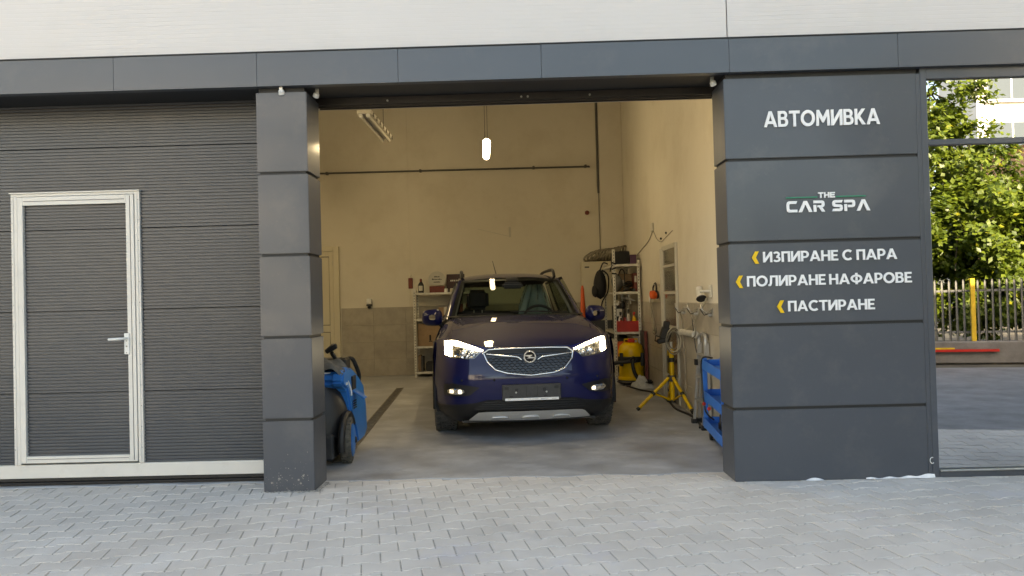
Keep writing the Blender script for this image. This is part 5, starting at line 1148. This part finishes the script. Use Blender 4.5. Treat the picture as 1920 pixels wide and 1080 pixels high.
# ---- greenhouse
A0, A1 = (.735, 1.50, 1.105), (.600, 2.13, 1.560)
def wsp(a, t):
    u0_, v0_, w0_ = .700 * a, 1.455 + .075 * a * a, 1.126 - .012 * a * a
    u1_, v1_, w1_ = .560 * a, 2.085 + .045 * a * a, 1.545 - .012 * a * a
    return (u0_ + (u1_ - u0_) * t, v0_ + (v1_ - v0_) * t, w0_ + (w1_ - w0_) * t + .022 * math.sin(math.pi * t))
ws = MB(); ws.grid(lambda x, y: wsp(2 * x - 1, y), 19, 10)
wso = build_l('windscreen', ws, M['wsglass'], smooth=80)
bd = MB()
bd.grid(lambda x, y: (lambda p: (p[0], p[1] + .008, p[2] - .004))(wsp(2 * x - 1, .93 + .07 * y)), 15, 2)
for sg in (-1, 1): bd.grid(lambda x, y: (lambda p: (p[0], p[1] + .008, p[2] - .004))(wsp(sg * (.945 + .055 * x), y)), 2, 8)
build_l('glass_border', bd, M['black'], wso)
for sg in (-1, 1):
    ap = MB(); ap.grid(lambda x, y: (lambda p: (p[0] + sg * (.088 - .022 * y) * x, p[1] + .10 * x * x + .01, p[2] - .035 * x * x + .006))(wsp(sg, y * 1.03 - .03)), 6, 10)
    build_l('windscreen_pillar', ap, M['paint'], smooth=60)
    ri = MB(); ri.grid(lambda x, y: (lambda p: (p[0], p[1] + .03 + .05 * x, p[2] - .018))(wsp(sg * (.97 - .05 * x), y * .96)), 3, 8); build_l('inner_pillar', ri, M['galv'] if False else mat('pillar_lining', (.16, .165, .16), .8))
def roof(a, t):
    v = 2.10 + 1.62 * t; hwd = .60 - .02 * t
    w = hermite([0, .12, .35, .7, 1], [1.556, 1.592, 1.618, 1.605, 1.545], t) - .05 * abs(a) ** 3
    return (a * hwd, v + .04 * a * a * (1 - t), w)
build_l('roof', MB().grid(lambda x, y: roof(2 * x - 1, y), 19, 16), M['paint'], smooth=60)
build_l('roof_lining', MB().grid(lambda x, y: (lambda p: (p[0] * .97, p[1], p[2] - .035))(roof(2 * x - 1, y)), 9, 8), M['seat'])
for sg in (-1, 1):
    rl_ = MB().tube(bez([(sg * .555, 2.28, 1.555), (sg * .555, 2.36, 1.625), (sg * .555, 2.6, 1.650), (sg * .545, 3.3, 1.640), (sg * .54, 3.55, 1.60), (sg * .54, 3.6, 1.56)], 6), .019, 8)
    build_l('roof_rail', rl_, M['trim'], smooth=60)
    # side frames and panes
    def sdp(v, t): 
        b = Vector((sg * .80, v, 1.05)); e = Vector((sg * .625, min(max(v, 2.15), 3.72), 1.555 - max(0, v - 3.0) * .04)); return b.lerp(e, t)
    def prism4(va, vb, ta=0, tb=1):
        return [tuple(sdp(va, ta)), tuple(sdp(vb, ta)), tuple(sdp(vb, tb)), tuple(sdp(va, tb))]
    fr_ = MB()
    for va, vb in ((2.52, 2.62), (3.35, 3.45), (3.85, 4.1)): fr_.add(prism4(va, vb), [(0, 1, 2, 3)])
    fr_.add(prism4(1.55, 4.0, .94, 1.0), [(0, 1, 2, 3)]); fr_.add(prism4(1.45, 4.0, 0, .05), [(0, 1, 2, 3)])
    build_l('side_frame', fr_, M['trim'])
    for va, vb in ((1.60, 2.52), (2.62, 3.35), (3.45, 3.85)): build_l('side_window', MB().add(prism4(va, vb, .05, .94), [(0, 1, 2, 3)]), M['glass'] if va < 2 else M['tintglass'])
rw = MB(); 
def rear(a, t): return (a * (.70 - .13 * t), 4.06 - .33 * t, 1.08 + .46 * t)
build_l('rear_window', MB().grid(lambda x, y: rear((2 * x - 1) * .84, .12 + .74 * y), 2, 2), M['tintglass'])
rf = MB()
for (x0, x1, y0, y1) in ((-1, -.84, 0, 1), (.84, 1, 0, 1), (-.84, .84, 0, .12), (-.84, .84, .86, 1)): rf.grid(lambda x, y: rear(x0 + (x1 - x0) * x, y0 + (y1 - y0) * y), 2, 2)
build_l('rear_frame', rf, M['trim'])
# cabin
build_l('dashboard', MB().grid(lambda x, y: ((2 * x - 1) * .68, 1.50 + .48 * y, 1.095 + .035 * math.sin(math.pi * y) - .22 * max(0, y - .85) / .15), 9, 14), M['seat'], smooth=50)
build_l('cabin_floor', MB().box(-.72, .72, 1.6, 4.0, .35, .40), M['seat'])
build_l('parcel_shelf', MB().box(-.60, .60, 3.2, 3.95, 1.0, 1.03), M['seat'])
for u_ in (-.36, .36):
    se = build_l('seat', MB().obox((u_, 2.58, .84), (.50, .16, .66), Matrix.Rotation(R(-14), 3, 'X')), M['seat'], bevel=.05, segs=2)
    build_l('headrest', MB().obox((u_, 2.62, 1.30), (.27, .12, .25), Matrix.Rotation(R(-8), 3, 'X')), M['seat'], se, bevel=.045, segs=3)
    build_l('headrest_post', MB().tube([(u_ - .05, 2.62, 1.14), (u_ - .05, 2.62, 1.28)], .007, 6).tube([(u_ + .05, 2.62, 1.14), (u_ + .05, 2.62, 1.28)], .007, 6), M['galvsteel'], se)
build_l('rear_seat', MB().box(-.60, .60, 3.1, 3.25, .5, 1.12), M['seat'], bevel=.05)
for u_ in (-.40, .40): build_l('rear_headrest', MB().box(u_ - .12, u_ + .12, 3.16, 3.26, 1.06, 1.22), M['seat'], bevel=.04)
sw_ = Matrix.Rotation(R(-28), 3, 'X'); swc = Vector((.33, 1.97, 1.05))
swo = build_l('steering_wheel', MB().tube([tuple(swc + sw_ @ Vector((.188 * math.cos(i * .196), 0, .188 * math.sin(i * .196)))) for i in range(32)], .016, 8, closed=True), M['black'], smooth=60)
spk = MB()
for a_ in (0, 180, 270): spk.tube([swc, swc + sw_ @ Vector((.18 * math.cos(R(a_)), 0, .18 * math.sin(R(a_))))], .02, 6)
build_l('spokes', spk, M['black'], swo); build_l('airbag_cover', MB().lathe([(.075, 0), (.06, .03)], 16, tuple(swc), sw_ @ RX90), M['dgrey'], swo, smooth=50)
build_l('rear_mirror', MB().obox((.02, 1.93, 1.455), (.235, .05, .075), Matrix.Rotation(R(10), 3, 'X')), M['black'], bevel=.02, segs=2)
build_l('sensor_cover', MB().obox((.02, 2.02, 1.50), (.15, .12, .06), Matrix.Rotation(R(-30), 3, 'X')), M['black'], bevel=.015)
def cover(u, v):
    a_ = u * 2 * math.pi; r_ = .09 + .17 * v ** .8; k = 1 + .10 * math.sin(7 * a_ + 3 * v) + .05 * math.sin(13 * a_ + 8 * v)
    return (.345 + r_ * 1.05 * k * math.cos(a_), 2.57 + r_ * .62 * k * math.sin(a_), 1.475 - .62 * v)
build_l('seat_cover', MB().grid(cover, 60, 18), M['mint'], smooth=70)
for sg in (-1, 1):   # grab panels seen through the side glass
    build_l('door_card', MB().box(sg * .72 - .02, sg * .72 + .02, 1.65, 3.3, .5, 1.06), M['seat'])
# wipers
for x0, x1, o_ in ((-.62, -.02, 0), (-.05, .58, .012)):
    build_l('wiper', MB().tube([(x0, wsp(x0 / .70, .03)[1] - .022, wsp(x0 / .70, .03)[2] + .012 + o_), ((x0 + x1) / 2, wsp((x0 + x1) / 1.4, .02)[1] - .028, wsp(0, .02)[2] + .010 + o_), (x1, wsp(x1 / .70, .01)[1] - .025, wsp(x1 / .70, .01)[2] + .008 + o_)], [.006, .010, .008], 6), M['black'])
# mirrors
for sg in (-1, 1):
    def shell(a, b):
        th = a * 2 * math.pi; k = math.sin(math.pi * (.04 + .92 * b)) ** .55; c_, s_ = math.cos(th), math.sin(th)
        c_ = math.copysign(abs(c_) ** .65, c_); s_ = math.copysign(abs(s_) ** .65, s_)
        x = c_ * .112 * k; z = s_ * (.098 - .014 * (c_ * .5 + .5)) * k
        return (sg * (.905 + x), 1.56 - .075 + .15 * b, 1.12 + z)
    mo = build_l('side_mirror', MB().grid(shell, 29, 12), M['paint'], smooth=70)
    build_l('mirror_arm', MB().tube([(sg * .835, 1.57, 1.075), (sg * .80, 1.575, 1.03), (sg * .765, 1.59, 1.0)], [.03, .028, .04], 8), M['trim'], mo, smooth=60)
    build_l('indicator', MB().tube([(sg * .99, 1.503, 1.15), (sg * .90, 1.488, 1.15)], .004, 6), M['silver'], mo)
build_l('antenna', MB().tube([(-.06, 3.45, 1.60), (-.105, 3.62, 1.83)], [.007, .0035], 6), M['black'])

# ------------------------------------------------------------------ across the street (seen in the shop window)
FA = Vector((8.6, -8.1, 0))
def fen(s, n, z=0): return FA + E_ * s + N_ * n + Vector((0, 0, z))
rotE = Matrix.Rotation(.2065, 3, 'Z')
wl_ = MB(); c_ = fen(0, -.14, .19); wl_.obox(c_, (44, .28, .40), rotE)
lw = build('low_wall', wl_, M['stonewall'], bevel=.02); tag(lw, 'low dark concrete wall under the palisade fence across the street', 'wall')
fnc = thing('palisade_fence', 'pale metal palisade fence on the low wall across the street', 'fence', tuple(fen(0, -.14, .39)))
pale0 = None
for i in range(260):
    s_ = -14 + i * .118; hgt = 1.12 + random.uniform(-.015, .015); c_ = fen(s_, -.14, 0)
    if pale0 is None:
        m_ = MB(); o_ = [(-.019, 0), (.019, 0), (.019, 1.08), (.010, 1.12), (-.010, 1.12), (-.019, 1.08)]
        m_.plate([o_], lambda x, z, d: tuple(rotE @ Vector((x, (d - .5) * .012 - .006 * (abs(x) > .015), z))), 1)
        pale0 = build('pale', m_, M['pale'], fnc, local=True); o = pale0
    else: o = copy_of(pale0, fnc)
    o.location = Vector(fen(s_, -.12, .385)) - ORG[fnc.name] + Vector((0, 0, random.uniform(-.01, .01)))
for z in (.55, 1.30): build('rail', MB().obox(fen(0, -.15, z), (40.4, .03, .04), rotE), M['pale'], fnc)
for s_ in (-17.2, -14.2, -11.2, -8.2, -5.2, -2.2, 3.8, 6.8, 9.8, 12.8, 15.8, 18.8): build('post', MB().obox(fen(s_, -.20, .95), (.06, .06, 1.15), rotE), M['pale'], fnc)
tag(build('yellow_post', MB().obox(fen(-.54, -.07, .82), (.075, .05, 1.40), rotE), M['ypost'], bevel=.005), 'yellow post in front of the palisade fence across the street', 'post')
sp_ = thing('kerb_board', 'red and yellow painted board lying at the foot of the low wall', 'board', tuple(fen(0, .1, 0)))
build('red_half', MB().obox(fen(-.78, .04, .23), (1.2, .04, .045), rotE), M['red'], sp_); build('yellow_half', MB().obox(fen(-1.15, .042, .268), (.5, .035, .03), rotE), M['ypost'], sp_)

def crown_mesh(seed, blobs, n, leaf_l=.125, leaf_w=.044, shell=.55):
    rng = random.Random(seed); mb = MB(); clumps = []
    for (c, r) in blobs:
        for _ in range(int(26 * r[0] * r[2])):
            d = Vector((rng.gauss(0, 1), rng.gauss(0, 1), rng.gauss(0, 1))).normalized(); q = rng.uniform(shell, 1.05)
            clumps.append((Vector(c) + Vector((d.x * r[0] * q, d.y * r[1] * q, d.z * r[2] * q)), rng.uniform(.16, .38), d))
    per = max(1, n // len(clumps))
    for (c, r, d) in clumps:
        ax = (d + Vector((rng.uniform(-.5, .5), rng.uniform(-.5, .5), rng.uniform(-.2, .5)))).normalized()
        for _ in range(per):
            t = rng.uniform(-1, 1); p = c + ax * t * r * 1.3 + Vector((rng.gauss(0, .35), rng.gauss(0, .35), rng.gauss(0, .3))) * r
            a = (ax * .5 + Vector((rng.gauss(0, .7), rng.gauss(0, .7), rng.gauss(-.25, .5)))).normalized()
            nn = (d * .7 + Vector((rng.gauss(0, .5), rng.gauss(.35, .5), .8))).normalized(); sd = a.cross(nn).normalized(); up = sd.cross(a)
            L = leaf_l * rng.uniform(.65, 1.2); W = leaf_w * rng.uniform(.8, 1.2)
            mb.add([p, p + a * L * .45 + sd * W - up * .006, p + a * L + up * (-.02), p + a * L * .45 - sd * W - up * .006], [(0, 1, 2), (0, 2, 3)])
    return mb
def tree(name, label, loc, blobs, n, trunk_h, tr, mleaf, seed, **k):
    t = thing(name, label, 'tree', loc)
    mb = crown_mesh(seed, blobs, n, **k)
    me = bpy.data.meshes.new('crown'); me.from_pydata([tuple(v) for v in mb.v], [], mb.f); o = bpy.data.objects.new('crown', me); finish(o, mleaf); o.parent = t; o['kind'] = 'stuff'
    rng = random.Random(seed + 1)
    build('trunk', MB().tube(bez([(0, 0, -.1), (rng.uniform(-.1, .1), .05, trunk_h * .5), (rng.uniform(-.15, .15), 0, trunk_h)], 5), [tr * (1.3 - .5 * i / 10) for i in range(11)], 10), M['bark'], t, smooth=60, local=True)
    for c, r in blobs:
        c = Vector(c); m_ = MB()
        m_.tube(bez([(0, 0, trunk_h * .85), (c.x * .5, c.y * .5, trunk_h + (c.z - trunk_h) * .45), tuple(c)], 5), [tr * .55 * (1 - .07 * i) for i in range(11)], 7)
        for _ in range(5):
            d = Vector((rng.gauss(0, 1), rng.gauss(0, 1), rng.gauss(.3, 1))).normalized(); m_.tube([c, c + Vector((d.x * r[0], d.y * r[1], d.z * r[2])) * .85], [tr * .25, tr * .08], 5)
        build('limb', m_, M['bark'], t, smooth=60, local=True)
    return t
tree('leafy_tree', 'tall bright green tree behind the fence next to the yellow post', (8.5, -10.9, 0), [((0, 0, 2.6), (1.3, 1.2, 1.3)), ((-.3, .2, 4.2), (1.35, 1.1, 1.15)), ((.35, 0, 5.6), (.9, .9, 1.0)), ((-.9, .3, 5.4), (1.0, .9, 1.0)), ((.9, .3, 3.9), (.9, .9, .8)), ((-.6, .5, 1.5), (1.3, .8, .8))], 30000, 1.5, .10, M['leaf'], 3)
tree('leafy_bush_tree', 'dense yellow green bush tree behind the fence right of the tall tree', (10.6, -10.0, 0), [((0, .1, 2.1), (1.5, 1.2, 1.2)), ((-1.2, .4, 1.6), (1.2, .9, .9)), ((.6, 0, 3.1), (1.2, 1.1, .95)), ((-.8, .2, 2.9), (1.2, 1.0, .9)), ((-2.0, .4, 2.4), (1.0, .9, 1.0)), ((.2, .5, 1.3), (1.5, .8, .7)), ((-1.6, .5, 1.1), (1.2, .7, .7))], 42000, 1.0, .09, M['leaf'], 4)
tree('leafy_tree', 'green tree behind the fence at the right end of the street', (14.2, -9.4, 0), [((0, 0, 2.6), (1.7, 1.4, 1.4)), ((.3, 0, 4.4), (1.4, 1.3, 1.2)), ((-1.1, .2, 3.4), (1.1, 1.0, 1.0))], 9000, 1.4, .12, M['leaf'], 5)
tree('leafy_tree', 'dark green tree behind the fence opposite the open bay', (2.2, -12.4, 0), [((0, 0, 3.2), (2.0, 1.6, 1.6)), ((.4, 0, 5.0), (1.5, 1.3, 1.2)), ((-1.4, .2, 4.0), (1.2, 1.1, 1.1))], 9000, 1.8, .15, M['leaf2'], 6)
tree('leafy_tree', 'dark green tree behind the fence opposite the closed gate', (-4.5, -13.6, 0), [((0, 0, 3.0), (2.1, 1.7, 1.5)), ((-.4, 0, 4.9), (1.5, 1.3, 1.2)), ((1.4, .2, 3.8), (1.2, 1.1, 1.1))], 9000, 1.8, .15, M['leaf2'], 8)
tree('leafy_bush_tree', 'dark dense bush tree behind the two sunlit trees', (9.3, -13.4, 0), [((0, 0, 2.0), (2.4, 1.4, 1.7)), ((2.2, .3, 1.9), (1.8, 1.3, 1.5)), ((-2.0, -.3, 2.3), (1.8, 1.3, 1.6))], 12000, 1.0, .1, M['leaf2'], 9)

def house(name, label, x0, x1, yf, h, wallm, cols, rows, ww, wh, z0, roof_h=.25, dp=10):
    b = thing(name, label, 'building', ((x0 + x1) / 2, yf - 5, 0))
    build('wall', MB().box(x0, x1, yf - dp, yf, -.1, h), wallm, b); build('roof', MB().box(x0 - .3, x1 + .3, yf - dp - .3, yf + .3, h + .002, h + roof_h), M['white_clad'], b)
    for i in range(cols):
        for j in range(rows):
            xc = x0 + (i + .5) * (x1 - x0) / cols; zc = z0 + j * (h - z0) / rows + (h - z0) / rows * .5
            w_ = build('window', MB().box(xc - ww / 2, xc + ww / 2, yf - .05, yf + .05, zc - wh / 2, zc + wh / 2), M['wframe'], b)
            build('pane', MB().box(xc - ww / 2 + .1, xc - .05, yf + .02, yf + .056, zc - wh / 2 + .1, zc + wh / 2 - .1).box(xc + .05, xc + ww / 2 - .1, yf + .02, yf + .056, zc - wh / 2 + .1, zc + wh / 2 - .1), M['wing'], w_)
            build('sill', MB().box(xc - ww / 2 - .1, xc + ww / 2 + .1, yf + .0505, yf + .2, zc - wh / 2 - .1, zc - wh / 2), M['white_clad'], w_)
house('office_building', 'tall white building with large windows far behind the trees', 27.2, 52, -40, 19, M['render'], 6, 5, 3.0, 2.4, 1, dp=4)
house('town_house', 'terracotta coloured house behind the fence beyond the bush', 17.5, 27, -19, 6.2, M['terra'], 3, 2, 1.3, 1.5, .6, dp=5)
house('apartment_house', 'white apartment house far behind the trees opposite the closed gate', -30, -8, -34, 12, M['render'], 6, 4, 1.8, 1.6, .6)
